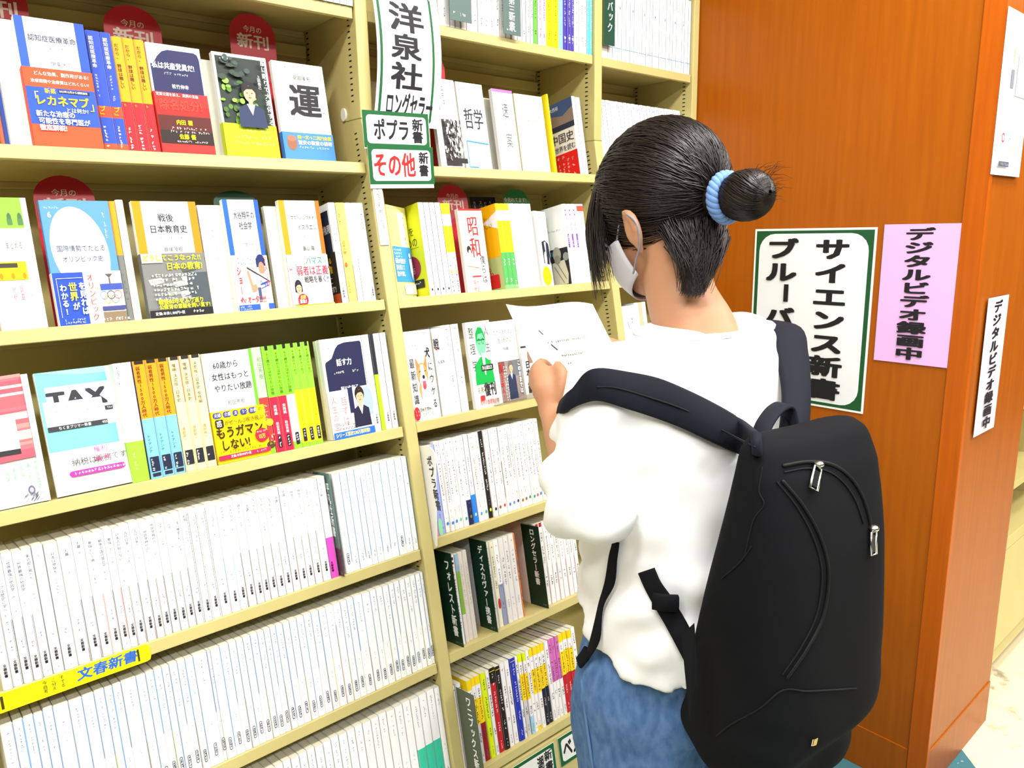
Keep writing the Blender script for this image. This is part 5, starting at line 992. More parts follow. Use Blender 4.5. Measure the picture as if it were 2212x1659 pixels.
# ================================================================ the reading person
from mathutils.bvhtree import BVHTree
SKIN = mat((206, 150, 114), .5, .3, .74, key='skin')
b_ = SKIN.node_tree.nodes['Principled BSDF']; b_.inputs['Subsurface Weight'].default_value = .12; b_.inputs['Subsurface Radius'].default_value = (.012, .005, .003); b_.inputs['Subsurface Scale'].default_value = .5
SHIRT = mat((246, 246, 248), .85, .1, .86, key='white_cotton')
JEAN = mat((62, 98, 150), .85, .1, key='blue_denim')
noise_mix(JEAN, (.050, .112, .26), (.105, .195, .385), 90, stretch=(1, 1, .5), lo=.3, hi=.7, detail=10, bump=.25)
HAIR = mat((30, 22, 19), .40, .32, 1.0, key='dark_brown_hair')
CLOTHB = mat((19, 20, 24), .85, .10, .75, key='black_nylon')
STRAPM = mat((25, 27, 37), .8, .12, .8, key='black_strap')
MASK = mat((206, 206, 214), .8, .1, .85, key='mask_cloth')
SILVER = mat((214, 214, 210), .22, .6, .9, metal=1.0, key='silver_metal')
BY = -.19
BM = Matrix.Translation((.11, -.62, 0)) @ Matrix.Rotation(BY, 4, 'Z')
def B(x, y, z): return BM @ Vector((x, y, z))
HP, HYAW = -.50, -.12
HM = Matrix.Translation(away(1424, 448, 1.085)) @ Matrix.Rotation(HYAW, 4, 'Z') @ Matrix.Rotation(HP, 4, 'X')
def Hd(x, y, z): return HM @ Vector((x, y, z))

def smooth_path(pts, n):
    """Catmull-Rom through the points"""
    pts = [Vector(p) for p in pts]; P = [pts[0]*2-pts[1]]+pts+[pts[-1]*2-pts[-2]]; out = []
    for i in range(1, len(P)-2):
        for k in range(n):
            t = k/n; a, b, c, d = P[i-1], P[i], P[i+1], P[i+2]
            out.append(.5*((2*b)+(c-a)*t+(2*a-5*b+4*c-d)*t*t+(3*b-a-3*c+d)*t**3))
    out.append(pts[-1]); return out
def tube(mb, pts, radii, m, n=14, sub=4, caps=True, squash=None, up=None):
    """round limb through the points; radii interpolate; squash = (across, along up) factors"""
    P = smooth_path(pts, sub) if sub > 1 else [Vector(p) for p in pts]
    R = []
    for i in range(len(P)):
        t = i/(len(P)-1)*(len(radii)-1); k = min(int(t), len(radii)-2); R.append(radii[k]+(radii[k+1]-radii[k])*(t-k))
    if caps:
        d0, d1 = (P[0]-P[1]).normalized(), (P[-1]-P[-2]).normalized(); r0, r1 = R[0], R[-1]
        P = [P[0]+d0*r0*s for s in (.95, .7)]+P+[P[-1]+d1*r1*s for s in (.7, .95)]
        R = [r0*.3, r0*.72]+R+[r1*.72, r1*.3]
    a = Vector(up) if up is not None else None; vs = []
    for i, p in enumerate(P):
        t = (P[min(i+1, len(P)-1)]-P[max(i-1, 0)]).normalized()
        if a is None: a = t.orthogonal().normalized()
        a = (a-t*a.dot(t)).normalized(); b = t.cross(a); s0, s1 = squash or (1, 1)
        for k in range(n):
            an = 2*math.pi*k/n; vs.append(p+(b*math.cos(an)*s0+a*math.sin(an)*s1)*R[i])
    fs = [[i*n+k, i*n+(k+1) % n, (i+1)*n+(k+1) % n, (i+1)*n+k] for i in range(len(P)-1) for k in range(n)]
    fs += [list(range(n))[::-1], [(len(P)-1)*n+k for k in range(n)]]
    mb.add(vs, fs, m)
def ellipsoid(mb, c, r, m, M=None, n=20, mm=14):
    vs = []; M = M or Matrix.Identity(4)
    vs.append(M @ Vector((c[0], c[1], c[2]-r[2])))
    for j in range(1, mm):
        ph = -math.pi/2+math.pi*j/mm
        for i in range(n): an = 2*math.pi*i/n; vs.append(M @ Vector((c[0]+r[0]*math.cos(ph)*math.cos(an), c[1]+r[1]*math.cos(ph)*math.sin(an), c[2]+r[2]*math.sin(ph))))
    vs.append(M @ Vector((c[0], c[1], c[2]+r[2])))
    fs = [[0, 1+(i+1) % n, 1+i] for i in range(n)]
    for j in range(mm-2):
        for i in range(n): fs.append([1+j*n+i, 1+j*n+(i+1) % n, 1+(j+1)*n+(i+1) % n, 1+(j+1)*n+i])
    L_ = len(vs)-1; fs += [[L_, 1+(mm-2)*n+i, 1+(mm-2)*n+(i+1) % n] for i in range(n)]
    mb.add(vs, fs, m)
def loft(mb, rings, m, M=None, n=36, e=2.4):
    """rings: (z, cx, cy, rx, ry)"""
    M = M or Matrix.Identity(4); vs = []
    for z, cx, cy, rx, ry in rings:
        for k in range(n):
            an = 2*math.pi*k/n; c, s = math.cos(an), math.sin(an)
            vs.append(M @ Vector((cx+rx*math.copysign(abs(c)**(2/e), c), cy+ry*math.copysign(abs(s)**(2/e), s), z)))
    fs = [[i*n+k, (i)*n+(k+1) % n, (i+1)*n+(k+1) % n, (i+1)*n+k] for i in range(len(rings)-1) for k in range(n)]
    fs += [list(range(n))[::-1], [(len(rings)-1)*n+k for k in range(n)]]
    if rings[0][0] > rings[-1][0]: fs = [f[::-1] for f in fs]
    mb.add(vs, fs, m)
def melt(mb, name, voxel, iters=6, factor=.5, parent=None, fold=None):
    """one continuous surface from overlapping bodies"""
    o = mb.build('tmp', None)
    r = o.modifiers.new('r', 'REMESH'); r.mode = 'VOXEL'; r.voxel_size = voxel; r.use_smooth_shade = True
    s = o.modifiers.new('s', 'SMOOTH'); s.iterations = iters; s.factor = factor
    dg = bpy.context.evaluated_depsgraph_get(); dg.update()
    me = bpy.data.meshes.new_from_object(o.evaluated_get(dg)); me.name = name
    bpy.data.objects.remove(o)
    if fold:
        nr = [v.normal.copy() for v in me.vertices]
        for v, n in zip(me.vertices, nr): v.co += n*fold(v.co, n)
    me.materials.clear(); me.materials.append(mb.m[0])
    me.polygons.foreach_set('use_smooth', [True]*len(me.polygons)); me.polygons.foreach_set('material_index', [0]*len(me.polygons)); me.update()
    return link(bpy.data.objects.new(name, me), parent)
def bvh(o): return BVHTree.FromPolygons([v.co.copy() for v in o.data.vertices], [list(p.vertices) for p in o.data.polygons])

# --- key joints
SL, SR = B(-.132, .015, 1.105), B(.108, .02, 1.130)
EL = away(1262, 1062, .945); WL = away(1194, 893, 1.035)
ER, WR = B(.150, .12, .955), B(.125, .235, 1.03)
NK = B(.004, -.002, 1.165)
body = MB()
# head: skull, face, jaw
ellipsoid(body, (0, -.012, .018), (.073, .094, .086), SKIN, HM, 28, 20)
ellipsoid(body, (0, .032, -.040), (.058, .060, .070), SKIN, HM, 24, 18)
ellipsoid(body, (0, .056, -.080), (.034, .034, .026), SKIN, HM)
for s in (-1, 1):
    ellipsoid(body, (s*.030, .070, -.045), (.022, .020, .020), SKIN, HM)             # cheeks
    ellipsoid(body, (s*.030, .082, .004), (.022, .012, .010), SKIN, HM)              # brows
    tube(body, [Hd(s*.069, .002, -.024), Hd(s*.080, -.012, -.015), Hd(s*.083, -.024, -.030), Hd(s*.079, -.020, -.052), Hd(s*.070, -.006, -.068)], [.005, .006, .006, .0055, .0055], SKIN, 10, 5)   # rim of the ear
    ellipsoid(body, (s*.074, -.009, -.040), (.008, .014, .024), SKIN, HM)
ellipsoid(body, (0, .098, -.034), (.011, .014, .013), SKIN, HM); tube(body, [Hd(0, .088, -.002), Hd(0, .098, -.028)], [.007, .009], SKIN, 10)
ellipsoid(body, (0, .088, -.068), (.020, .010, .006), SKIN, HM); ellipsoid(body, (0, .087, -.078), (.017, .010, .006), SKIN, HM)
# neck and trunk
tube(body, [B(0, -.01, 1.10), NK, B(.004, .036, 1.228), Hd(0, -.016, -.03)], [.064, .056, .047, .052], SKIN, 22, 5)
loft(body, [(1.16, 0, -.01, .07, .05), (1.12, 0, 0, .145, .075), (1.05, 0, 0, .150, .090), (.95, 0, 0, .135, .085), (.85, 0, 0, .14, .09), (.78, 0, 0, .152, .10), (.70, 0, 0, .15, .10), (.66, 0, 0, .13, .09)], SKIN, BM)
# arms
tube(body, [SL, (SL+EL)/2, EL], [.046, .042, .036], SKIN, 18); tube(body, [EL, (EL*.6+WL*.4), WL], [.033, .030, .0185], SKIN, 18)
tube(body, [SR, (SR+ER)/2, ER], [.046, .042, .036], SKIN, 18); tube(body, [ER, (ER+WR)/2, WR], [.036, .036, .0255], SKIN, 18)
# left hand: palm, four fingers curled behind the paper, thumb pressing on its face
pc = away(1184, 838, 1.043)
tube(body, [WL, away(1193, 868, 1.038), pc, away(1172, 812, 1.05)], [.0185, .0195, .0225, .0175], SKIN, 18, squash=(1.1, .95))
kn = [away(1164, 797, 1.052), away(1158, 806, 1.058), away(1155, 818, 1.062), away(1156, 832, 1.064)]
tips = [[away(1168, 784, 1.068), away(1182, 788, 1.086), away(1194, 803, 1.092)], [away(1158, 794, 1.078), away(1172, 794, 1.096), away(1186, 812, 1.10)], [away(1152, 808, 1.08), away(1164, 806, 1.10), away(1178, 824, 1.104)], [away(1153, 826, 1.078), away(1164, 822, 1.096), away(1174, 836, 1.10)]]
for k, t in zip(kn, tips): tube(body, [pc, k], [.0155, .0098], SKIN, 12); tube(body, [k]+t, [.0086, .0080, .0072, .0064], SKIN, 12)
tube(body, [away(1204, 872, 1.032), away(1215, 838, 1.024), away(1215, 808, 1.028), away(1205, 789, 1.040)], [.0145, .0108, .0092, .0076], SKIN, 14)
# right hand, beyond the body, holding the other edge
pr_ = B(.115, .262, 1.055)
tube(body, [WR, pr_, B(.105, .275, 1.09)], [.026, .028, .022], SKIN, 16)
for i in range(4): tube(body, [pr_, B(.125-.012*i, .285, 1.095+.004*i), B(.100-.012*i, .300, 1.115+.004*i), B(.083-.010*i, .290, 1.10+.004*i)], [.014, .0095, .0085, .0075], SKIN, 12)
tube(body, [B(.10, .245, 1.05), B(.080, .250, 1.075), B(.072, .258, 1.10)], [.015, .011, .0085], SKIN, 12)
# legs and feet
for s in (-1, 1):
    tube(body, [B(s*.080, 0, .72), B(s*.085, .01, .58), B(s*.085, .012, .40), B(s*.085, 0, .22), B(s*.085, -.012, .08)], [.082, .075, .050, .048, .034], SKIN, 20)
    tube(body, [B(s*.087, -.03, .045), B(s*.09, .05, .04), B(s*.095, .13, .03)], [.036, .034, .026], SKIN, 16)
person = melt(body, 'person', .0045, 5, .5)
tag(person, 'person in white T-shirt and jeans, hair in a bun, reading a sheet of paper', 'person')
PB = bvh(person)

# --- T-shirt
sh = MB()
loft(sh, [(1.186, .006, .012, .066, .056), (1.170, .006, .008, .090, .070), (1.145, .006, 0, .125, .085), (1.115, .0, .004, .148, .100), (1.06, .004, .004, .168, .116), (.98, .002, .0, .160, .120), (.90, .002, -.006, .158, .122), (.83, .002, -.010, .166, .130), (.785, .002, -.010, .170, .134), (.765, .002, -.010, .170, .134)], SHIRT, BM, 44)
up_ = (SL*.52+EL*.48)
tube(sh, [B(-.10, 0, 1.115), SL, up_, EL+(EL-SL)*.02, EL+(EL-SL)*.09], [.060, .060, .050, .055, .052], SHIRT, 24)
ellipsoid(sh, (0, 0, 0), (.043, .046, .046), SHIRT, Matrix.Translation(away(1266, 934, .985)), 20, 14)
ellipsoid(sh, (0, 0, 0), (.047, .046, .047), SHIRT, Matrix.Translation(away(1254, 1088, .935)), 20, 14)
ellipsoid(sh, (0, 0, 0), (.07, .06, .045), SHIRT, BM @ Matrix.Translation((.070, .0, 1.150)), 20, 14)
ellipsoid(sh, (0, 0, 0), (.046, .042, .040), SHIRT, Matrix.Translation(away(1298, 1104, .93)), 20, 14)
tube(sh, [B(.07, 0, 1.135), SR, (SR+ER)/2, ER+(ER-SR)*.05], [.056, .062, .066, .068], SHIRT, 24)
BMI = BM.inverted()
for i, p in enumerate(sh.v):          # the hem rides up towards the front
    q = BMI @ Vector(p)
    if q.z < .90 and abs(q.x) < .25: q.z += (.90-q.z)/.135*.075*max(-.3, q.y/.13)+0; sh.v[i] = tuple(BM @ q)
def fold(co, n):
    p = BM.inverted() @ co
    k = .35 if p.z > 1.08 else 1.0
    q = Vector((p.x*9, p.y*9, p.z*6)); w = noise.noise(q)*.6
    a = math.sin((p.z*1.0+p.x*.55+w*.10)*46)                      # soft drag lines from the armpit to the small of the back
    b = noise.noise(Vector((p.x*14+3, p.y*14, p.z*22)))
    low_ = max(0, min(1, (1.05-p.z)/.2))
    arm = max(0, min(1, (-.115-p.x)/.03)); c = math.sin((p.z*.8+p.y*.9+w*.05)*85)
    return k*(.0062*a*low_*(1-arm)+.0075*b*(.35+.65*low_))+.0042*c*arm+.006*arm*b
shirt = melt(sh, 't_shirt', .0055, 6, .5, person, fold)
SB = bvh(shirt)
col = MB(); cp = []
for k in range(48):
    an = 2*math.pi*k/48; o_ = B(.006, .012, 1.176); d2 = (B(.006+math.cos(an), .012+math.sin(an), 1.176)-o_)
    h = SB.ray_cast(o_+d2*.2, -d2)
    cp.append((h[0] if h[0] is not None else o_+d2*.07)+Vector((0, 0, .001)))
tube(col, cp+[cp[0]], [.0045, .0045], SHIRT, 8, 1, caps=False); col.build('collar', shirt, smooth=True)
# --- jeans
jn = MB()
loft(jn, [(.86, .006, -.006, .142, .108), (.80, .006, -.006, .152, .116), (.74, .006, -.006, .160, .124), (.68, .006, -.004, .160, .124), (.64, .006, 0, .150, .115)], JEAN, BM, 40)
for s in (-1, 1):
    tube(jn, [B(.006+s*.078, -.002, .72), B(.006+s*.086, .004, .60), B(.004+s*.090, .008, .42), B(s*.100, 0, .22), B(s*.100, -.008, .055)], [.098, .096, .086, .082, .084], JEAN, 26, caps=True)
def jfold(co, n):
    p = BM.inverted() @ co
    w = noise.noise(Vector((p.x*8, p.y*8, p.z*5)))
    a = math.sin((p.z*1.15-abs(p.x+.09)*.9+p.y*.5+w*.12)*30)
    return .0055*a*max(0, min(1, (.80-p.z)/.15))+.006*noise.noise(Vector((p.x*12, p.y*12, p.z*9)))
jeans = melt(jn, 'jeans', .0075, 5, .5, person, jfold); JB = bvh(jeans)
seam = MB(); pts = []
for u, v in ((1262, 1290), (1256, 1380), (1258, 1470), (1268, 1560), (1282, 1658)):
    h = JB.ray_cast(CAM, ray(u, v)); 
    if h[0] is not None: pts.append(h[0]+h[1]*.001)
if len(pts) > 2: tube(seam, pts, [.0022, .0022], mat((96, 130, 176), .9, .1), 6, 4); seam.build('side_seam', jeans, smooth=True)
for s in (-1, 1):
    f = MB(); loft(f, [(.012, 0, .045, .044, .125), (.03, 0, .045, .046, .128), (.055, 0, .03, .042, .11), (.085, 0, -.03, .038, .05)], mat((236, 236, 234), .6, .3), BM @ Matrix.Translation((s*.092, 0, 0)), 24)
    loft(f, [(0, 0, .045, .047, .13), (.014, 0, .045, .047, .13)], mat((206, 206, 204), .7, .2), BM @ Matrix.Translation((s*.092, 0, 0)), 24); f.build('shoe', person, smooth=True)
# --- face details and mask
ey = MB()
for s in (-1, 1):
    ellipsoid(ey, (s*.030, .080, -.012), (.013, .008, .0065), mat((240, 236, 232), .3, .5), HM, 14, 10); ellipsoid(ey, (s*.030, .0865, -.014), (.0058, .003, .0058), mat((40, 26, 20), .2, .6), HM, 12, 8)
    tube(ey, [Hd(s*.016, .0885, -.006), Hd(s*.030, .091, -.004), Hd(s*.044, .083, -.008)], [.0012, .0012], HAIR, 6)
ey.build('eyes', person, smooth=True)
mk = MB(); vs = []; nu, nv = 24, 12
for j in range(nv+1):
    for i in range(nu+1):
        a = math.radians(-86+172*i/nu); t = j/nv; fl_ = math.cos(a)
        z = -.024-.078*t+.026*(1-fl_)*(t-.35); rr = 1+.20*math.sin(math.pi*t)*fl_**2
        vs.append(Hd(.0665*math.sin(a)*(1-.22*t*t), .030+(.072*fl_*rr-.006)*(1-.18*t*t), z))
mk.add(vs, [(j*(nu+1)+i, j*(nu+1)+i+1, (j+1)*(nu+1)+i+1, (j+1)*(nu+1)+i) for j in range(nv) for i in range(nu)], MASK)
mask = mk.build('face_mask', person, smooth=True); sd = mask.modifiers.new('s', 'SOLIDIFY'); sd.thickness = .0018; sd.offset = 1
lp = MB()
for s in (-1, 1):
    tube(lp, [Hd(s*.0660, .034, -.034), Hd(s*.073, .016, -.024), Hd(s*.0785, -.004, -.012), Hd(s*.0865, -.020, -.022), Hd(s*.086, -.030, -.042), Hd(s*.078, -.016, -.064), Hd(s*.069, .008, -.074), Hd(s*.060, .030, -.084)], [.0014, .0014], mat((150, 150, 166), .8, .1), 6, 5)
lp.build('ear_loop', mask, smooth=True)
# --- hair
TIE = Vector((0, -.104, -.048))
cap = MB(); vs, fs, idx = [], [], {}
RX, RY, RZ, CZ = .0815, .1035, .0965, .016
nu, nv = 56, 36
def inface(p): return (p.y > .058 and p.z < .050) or (p.y > -.004 and p.z < .012-.10*max(0, p.y-.03)) or (p.y > -.060 and p.z < -.018-.3*(p.y+.03)) or p.z < -.066
def hp(i, j):
    ph = math.pi/2-math.pi*j/nv; an = 2*math.pi*i/nu
    return Vector((RX*math.cos(ph)*math.cos(an), -.010+RY*math.cos(ph)*math.sin(an), CZ+RZ*math.sin(ph)))
for j in range(nv+1):
    for i in range(nu):
        idx[i, j] = len(vs); vs.append(HM @ hp(i, j))
for j in range(nv):
    for i in range(nu):
        q = [(i, j), ((i+1) % nu, j), ((i+1) % nu, j+1), (i, j+1)]
        if not any(inface(hp(*k)) for k in q): fs.append([idx[k] for k in q][::-1])
cap.add(vs, fs, HAIR); hair = cap.build('hair', person, smooth=True); sd = hair.modifiers.new('s', 'SOLIDIFY'); sd.thickness = .006; sd.offset = -1
rnd = random.Random(11)
def strand(mb, P, w0, w1, m, taper=True):
    n = len(P); vs = []; a = None
    for i, p in enumerate(P):
        t = (P[min(i+1, n-1)]-P[max(i-1, 0)]).normalized(); a = t.orthogonal().normalized() if a is None else (a-t*a.dot(t)).normalized(); b = t.cross(a)
        w = w0+(w1-w0)*i/(n-1)
        for k in range(3): an = 2*math.pi*k/3; vs.append(p+(a*math.cos(an)+b*math.sin(an))*w)
    mb.add(vs, [(i*3+k, i*3+(k+1) % 3, i*3+3+(k+1) % 3, i*3+3+k) for i in range(n-1) for k in range(3)], m)
def onhead(d, lift): return Vector((d.x*(RX+lift), -.010+d.y*(RY+lift), CZ+d.z*(RZ+lift)))
def tohead(p): return Vector((p.x/RX, (p.y+.010)/RY, (p.z-CZ)/RZ)).normalized()
st = MB(); td = tohead(TIE); N_ = 0
while N_ < 2600:
    an = rnd.uniform(0, 2*math.pi); z = rnd.uniform(-.75, 1); d = Vector((math.cos(an)*math.sqrt(1-z*z), math.sin(an)*math.sqrt(1-z*z), z))
    p = onhead(d, 0)
    if inface(p) and not (p.y > .03 and p.z > .03): continue
    if d.dot(td) > .90: continue
    N_ += 1
    om = math.acos(max(-1, min(1, d.dot(td)))); lift = rnd.uniform(.0004, .0045); P = []
    tt = (td+Vector((rnd.uniform(-.16, .16), 0, rnd.uniform(-.16, .16)))).normalized(); om = math.acos(max(-1, min(1, d.dot(tt))))
    K = 11
    for k in range(K):
        t = k/(K-1); q = (d*math.sin((1-t)*om)+tt*math.sin(t*om))/math.sin(om); P.append(HM @ onhead(q.normalized(), lift*(.3+.7*math.sin(math.pi*min(1, t*1.2+.1)))))
    strand(st, P, rnd.uniform(.0005, .0011), .0006, HAIR)
st.build('hair_strands', hair, smooth=True)
GD = Vector((0, 0, -1)); 
fr = MB()
for i in range(620):                    # fringe falling from the front hairline over brow and temple
    x = rnd.uniform(-.076, .060); d = tohead(Vector((x, .070+rnd.uniform(-.04, .014)-(.035 if x < -.06 else 0), .050))); p0 = HM @ onhead(d, .002)
    side = x < -.042; ln = rnd.uniform(.075, .125) if side else rnd.uniform(.05, .095)
    out = (HM.to_3x3() @ Vector((x*3.0, 1, -.2))).normalized(); P = []
    sway = rnd.uniform(-.008, .008)
    for k in range(9):
        t = k/8; P.append(p0+out*(.020*math.sin(t*2.4)*(1 if not side else .8))+(GD*.86+(HM.to_3x3() @ Vector((0, 0, -1)))*.3)*ln*t*(.55+.45*t)+RIGHT*sway*t+(B(-.1, 0, 0)-B(0, 0, 0))*(-.05*t if side else 0))
    strand(fr, P, .0013, .0002, HAIR)
fr.build('fringe', hair, smooth=True)
np_ = MB()
for i in range(1100):                    # loose hair below the tie, hanging to a point on the nape
    a0 = rnd.uniform(-1, 1); ly = rnd.uniform(-.015, .02)
    p0 = Hd(a0*.058, -.070+abs(a0)*.030+rnd.uniform(-.012, .01), -.062+rnd.uniform(-.006, .035)-.012*abs(a0))
    tip = away(1496+rnd.gauss(0, 11)+a0*14, 646-abs(rnd.gauss(0, 30))-abs(a0)*14, .975); P = []
    mid = (p0+tip)/2-(NK-p0).normalized()*0+(B(0, -1, 0)-B(0, 0, 0))*.016
    for k in range(9):
        t = k/8; P.append(p0*(1-t)**2+mid*2*t*(1-t)+tip*t*t)
    strand(np_, P, .0012, .0003, HAIR)
np_.build('nape_hair', hair, smooth=True)
bd = Vector((0, -.90, -.44)).normalized(); BC = TIE+bd*.031
bun = MB(); R3 = HM.to_3x3()
ax = (R3 @ bd); c0 = HM @ BC
side_ = R3 @ Vector((1, 0, 0)); upb = ax.cross(side_).normalized()
BMX = Matrix((side_, ax, upb)).transposed().to_4x4(); BMX.translation = c0
ellipsoid(bun, (0, .004, 0), (.026, .030, .028), HAIR, BMX, 24, 18); tube(bun, [Hd(*(TIE-bd*.012)), Hd(*(TIE+bd*.03))], [.025, .021], HAIR, 18)
for i in range(520):                    # hair drawn out into a smooth roll
    a = rnd.uniform(0, 2*math.pi); r = rnd.uniform(.97, 1.06); P = []; tw = rnd.uniform(.5, .9)
    for k in range(12):
        th = -1.15+k/11*2.70; rr_ = max(.05, math.cos(th))**.75*r; P.append(BMX @ Vector((.0285*rr_*math.cos(a+tw*th), .004+.034*math.sin(th), .0295*rr_*math.sin(a+tw*th))))
    strand(bun, P, .0012, .0008, HAIR)
for i in range(70):
    a = rnd.uniform(-.8, .8); p = BMX @ Vector((a*.026, .028+rnd.uniform(-.004, .006), rnd.uniform(-.01, .03))); q = p+(ax+Vector((rnd.uniform(-.4, .4), rnd.uniform(-.4, .4), rnd.uniform(-.3, .6)))).normalized()*rnd.uniform(.008, .030)
    strand(bun, [p, (p+q)/2+Vector((0, 0, .003)), q], .0004, .0001, HAIR)
bun.build('hair_bun', hair, smooth=True)
scn = MB(); SCR = mat((116, 152, 210), .85, .1, key='blue_scrunchie'); P = []
for k in range(49):
    th = 2*math.pi*k/48; rr = .0265+.0010*math.sin(th*9); P.append(Hd(*(TIE+bd*(.004+.0015*math.sin(th*7))))+(side_*math.cos(th)+upb*math.sin(th))*rr)
for ph in (0, 2.1, 4.2):
    Q = []
    for k in range(97):
        th = 2*math.pi*k/96; c_ = Hd(*(TIE+bd*.004)); o_ = side_*math.cos(th)+upb*math.sin(th); w_ = th*8+ph
        Q.append(c_+o_*(.0268+.0030*math.cos(w_))+ax*.0044*math.sin(w_))
    tube(scn, Q, [.0046, .0046], SCR, 8, 1, caps=False)
scn.build('scrunchie', hair, smooth=True)

# ================================================================ paper in the hands
pTL, pTR = away(1093, 657, 1.12), away(1280, 657, 1.285)
pU = pTR-pTL; pV = (onx(1160, 778, 0.0)-pTL).normalized(); pN = pU.cross(pV).normalized()
def sheet(a, b, e=0):       # a across, b down in metres
    w_ = pU.length; t = a/w_
    return pTL+pU*t+pV*b+pN*(.006*math.sin(math.pi*t*2.0)*(1-b/.3)+.010*math.sin(b*9)-e*0)+(-pN if pN.dot(_d) > 0 else pN)*e
pm = MB(); wP, hP = pU.length, .200; nx, ny = 16, 18
SHEET = mat((250, 250, 248), .7, .15, .9, key='white_paper_sheet')
sg = 1 if pN.dot(_d) > 0 else -1
for e in (0, -.0003):
    pm.add([sheet(wP*i/nx, hP*j/ny, e) for j in range(ny+1) for i in range(nx+1)], [(j*(nx+1)+i, (j+1)*(nx+1)+i, (j+1)*(nx+1)+i+1, j*(nx+1)+i+1) for j in range(ny) for i in range(nx)], SHEET)
A = Art(pm, lambda p, q, e: sheet(p, q, e+.0006), wP, hP, 210, 200)
A.line(50, 44, 56, 52, 1.8, (80, 80, 84)); A.line(62, 70, 70, 81, 2.4, (56, 56, 60))
for y, x, n in ((64, 56, 20), (90, 72, 12), (104, 76, 14), (116, 82, 12), (128, 92, 16), (138, 96, 16), (150, 100, 14), (160, 106, 12), (170, 110, 10)): A.scrib(x, y, n, 4.2, (96, 92, 86), fill=.8, w=.24)
tag(pm.build('paper_sheet', None, smooth=True), 'white printed sheet of paper held up in front of the shelves', 'paper')

# ================================================================ backpack
bg = MB()
prof_ = [(1.088, -.172, -.200, .080), (1.078, -.166, -.214, .096), (1.045, -.160, -.230, .104), (1.00, -.150, -.241, .109), (.955, -.140, -.249, .113), (.90, -.126, -.254, .116), (.83, -.108, -.258, .118), (.765, -.094, -.258, .119), (.715, -.090, -.252, .118), (.68, -.094, -.238, .113), (.65, -.106, -.222, .100), (.632, -.124, -.204, .078)]
loft(bg, [(z, -.004, (f+b)/2, hw, (f-b)/2) for z, f, b, hw in prof_], CLOTHB, BM, 48, 3.2)
def bfold(co, n):
    p = BM.inverted() @ co
    lowz = max(0, min(1, (.80-p.z)/.12))
    return .0035*noise.noise(Vector((p.x*10, p.y*12, p.z*6)))+.012*lowz*noise.noise(Vector((p.x*9+5, p.y*14, p.z*24)))+.004*math.sin((p.z+p.y*.4)*60)*max(0, min(1, (.76-p.z)/.05))
bag0 = empty('backpack', B(0, -.2, .6), 'black nylon backpack with silver zip pulls worn on the person\'s back', 'backpack')
bag = melt(bg, 'main_bag', .006, 6, .5, None, bfold); bag.parent = bag0; bag.matrix_parent_inverse = bag0.matrix_world.inverted()
def kid(mb, name, smooth=True):
    o = mb.build(name, None, smooth=smooth); o.parent = bag0; o.matrix_parent_inverse = bag0.matrix_world.inverted(); return o
GB = bvh(bag)
def stick(px, trees, off=.0015):
    out = []
    for u, v in px:
        best = None
        for t in trees:
            h = t.ray_cast(CAM, ray(u, v))
            if h[0] is not None and (best is None or h[3] < best[2]): best = (h[0], h[1], h[3])
        if best: out.append((best[0]+best[1]*off, best[1]))
    return out
ZIP = mat((14, 14, 17), .6, .2, .8, key='zip_tape'); PIPE = mat((24, 25, 30), .75, .15, .8, key='bag_piping')
def trim(px, r, m, name, off=.001, squash=None):
    s = stick(px, [GB], off)
    if len(s) < 2: return
    mb = MB(); tube(mb, [p for p, n in s], [r, r], m, 8, 5); kid(mb, name)
trim([(1690, 1040), (1735, 1095), (1772, 1165), (1788, 1240), (1776, 1330), (1742, 1400), (1700, 1462)], .0021, ZIP, 'zipper')
trim([(1678, 1042), (1722, 1098), (1758, 1168), (1774, 1240), (1763, 1326), (1730, 1396), (1690, 1456)], .0010, PIPE, 'zipper_piping')
trim([(1692, 1006), (1740, 998), (1790, 1002), (1830, 1026), (1858, 1066), (1876, 1120), (1884, 1180)], .0021, ZIP, 'zipper')
trim([(1694, 1020), (1742, 1012), (1786, 1018), (1820, 1042), (1846, 1080), (1864, 1130)], .0009, PIPE, 'zipper_piping')
trim([(1646, 1010), (1640, 1060), (1650, 1090), (1628, 1124), (1610, 1200)], .0008, PIPE, 'seam')
trim([(1510, 1302), (1560, 1250), (1600, 1214), (1624, 1180)], .0008, PIPE, 'seam')
trim([(1548, 1590), (1580, 1564), (1640, 1530), (1690, 1490), (1740, 1492), (1790, 1490), (1848, 1486)], .0010, PIPE, 'seam')
def pull(px0, px1, nm, lab, r=.0032, w=.0055):
    s = stick([px0, px1], [GB], .004)
    if len(s) < 2: return
    a, b = s[0][0], s[1][0]; n = s[0][1]; mb = MB(); d = (b-a).normalized(); c = n.cross(d).normalized()
    ellipsoid(mb, (0, 0, 0), (.0062, .0062, .004), SILVER, Matrix.Translation(a), 12, 8)
    p = [a+c*w*.9+d*.004, b+c*w, b-c*w, a-c*w*.9+d*.004]
    tube(mb, p+[p[0]], [.0016, .0016], SILVER, 8, 1, caps=False)
    mb.add([a+c*w*.6+d*.008+n*.0004, b+c*w*.7-d*.003+n*.0004, b-c*w*.7-d*.003+n*.0004, a-c*w*.6+d*.008+n*.0004], [(0, 1, 2, 3)], mat((70, 72, 74), .3, .5, .8, metal=.8))
    o = kid(mb, nm); o['label'] = lab
pull((1762, 1004), (1751, 1056), 'zip_pull', 'silver zip pull with dark centre')
pull((1880, 1140), (1880, 1196), 'zip_pull', 'silver zip pull at the outer edge')
s = stick([(1757, 1592), (1754, 1606)], [GB], .002)
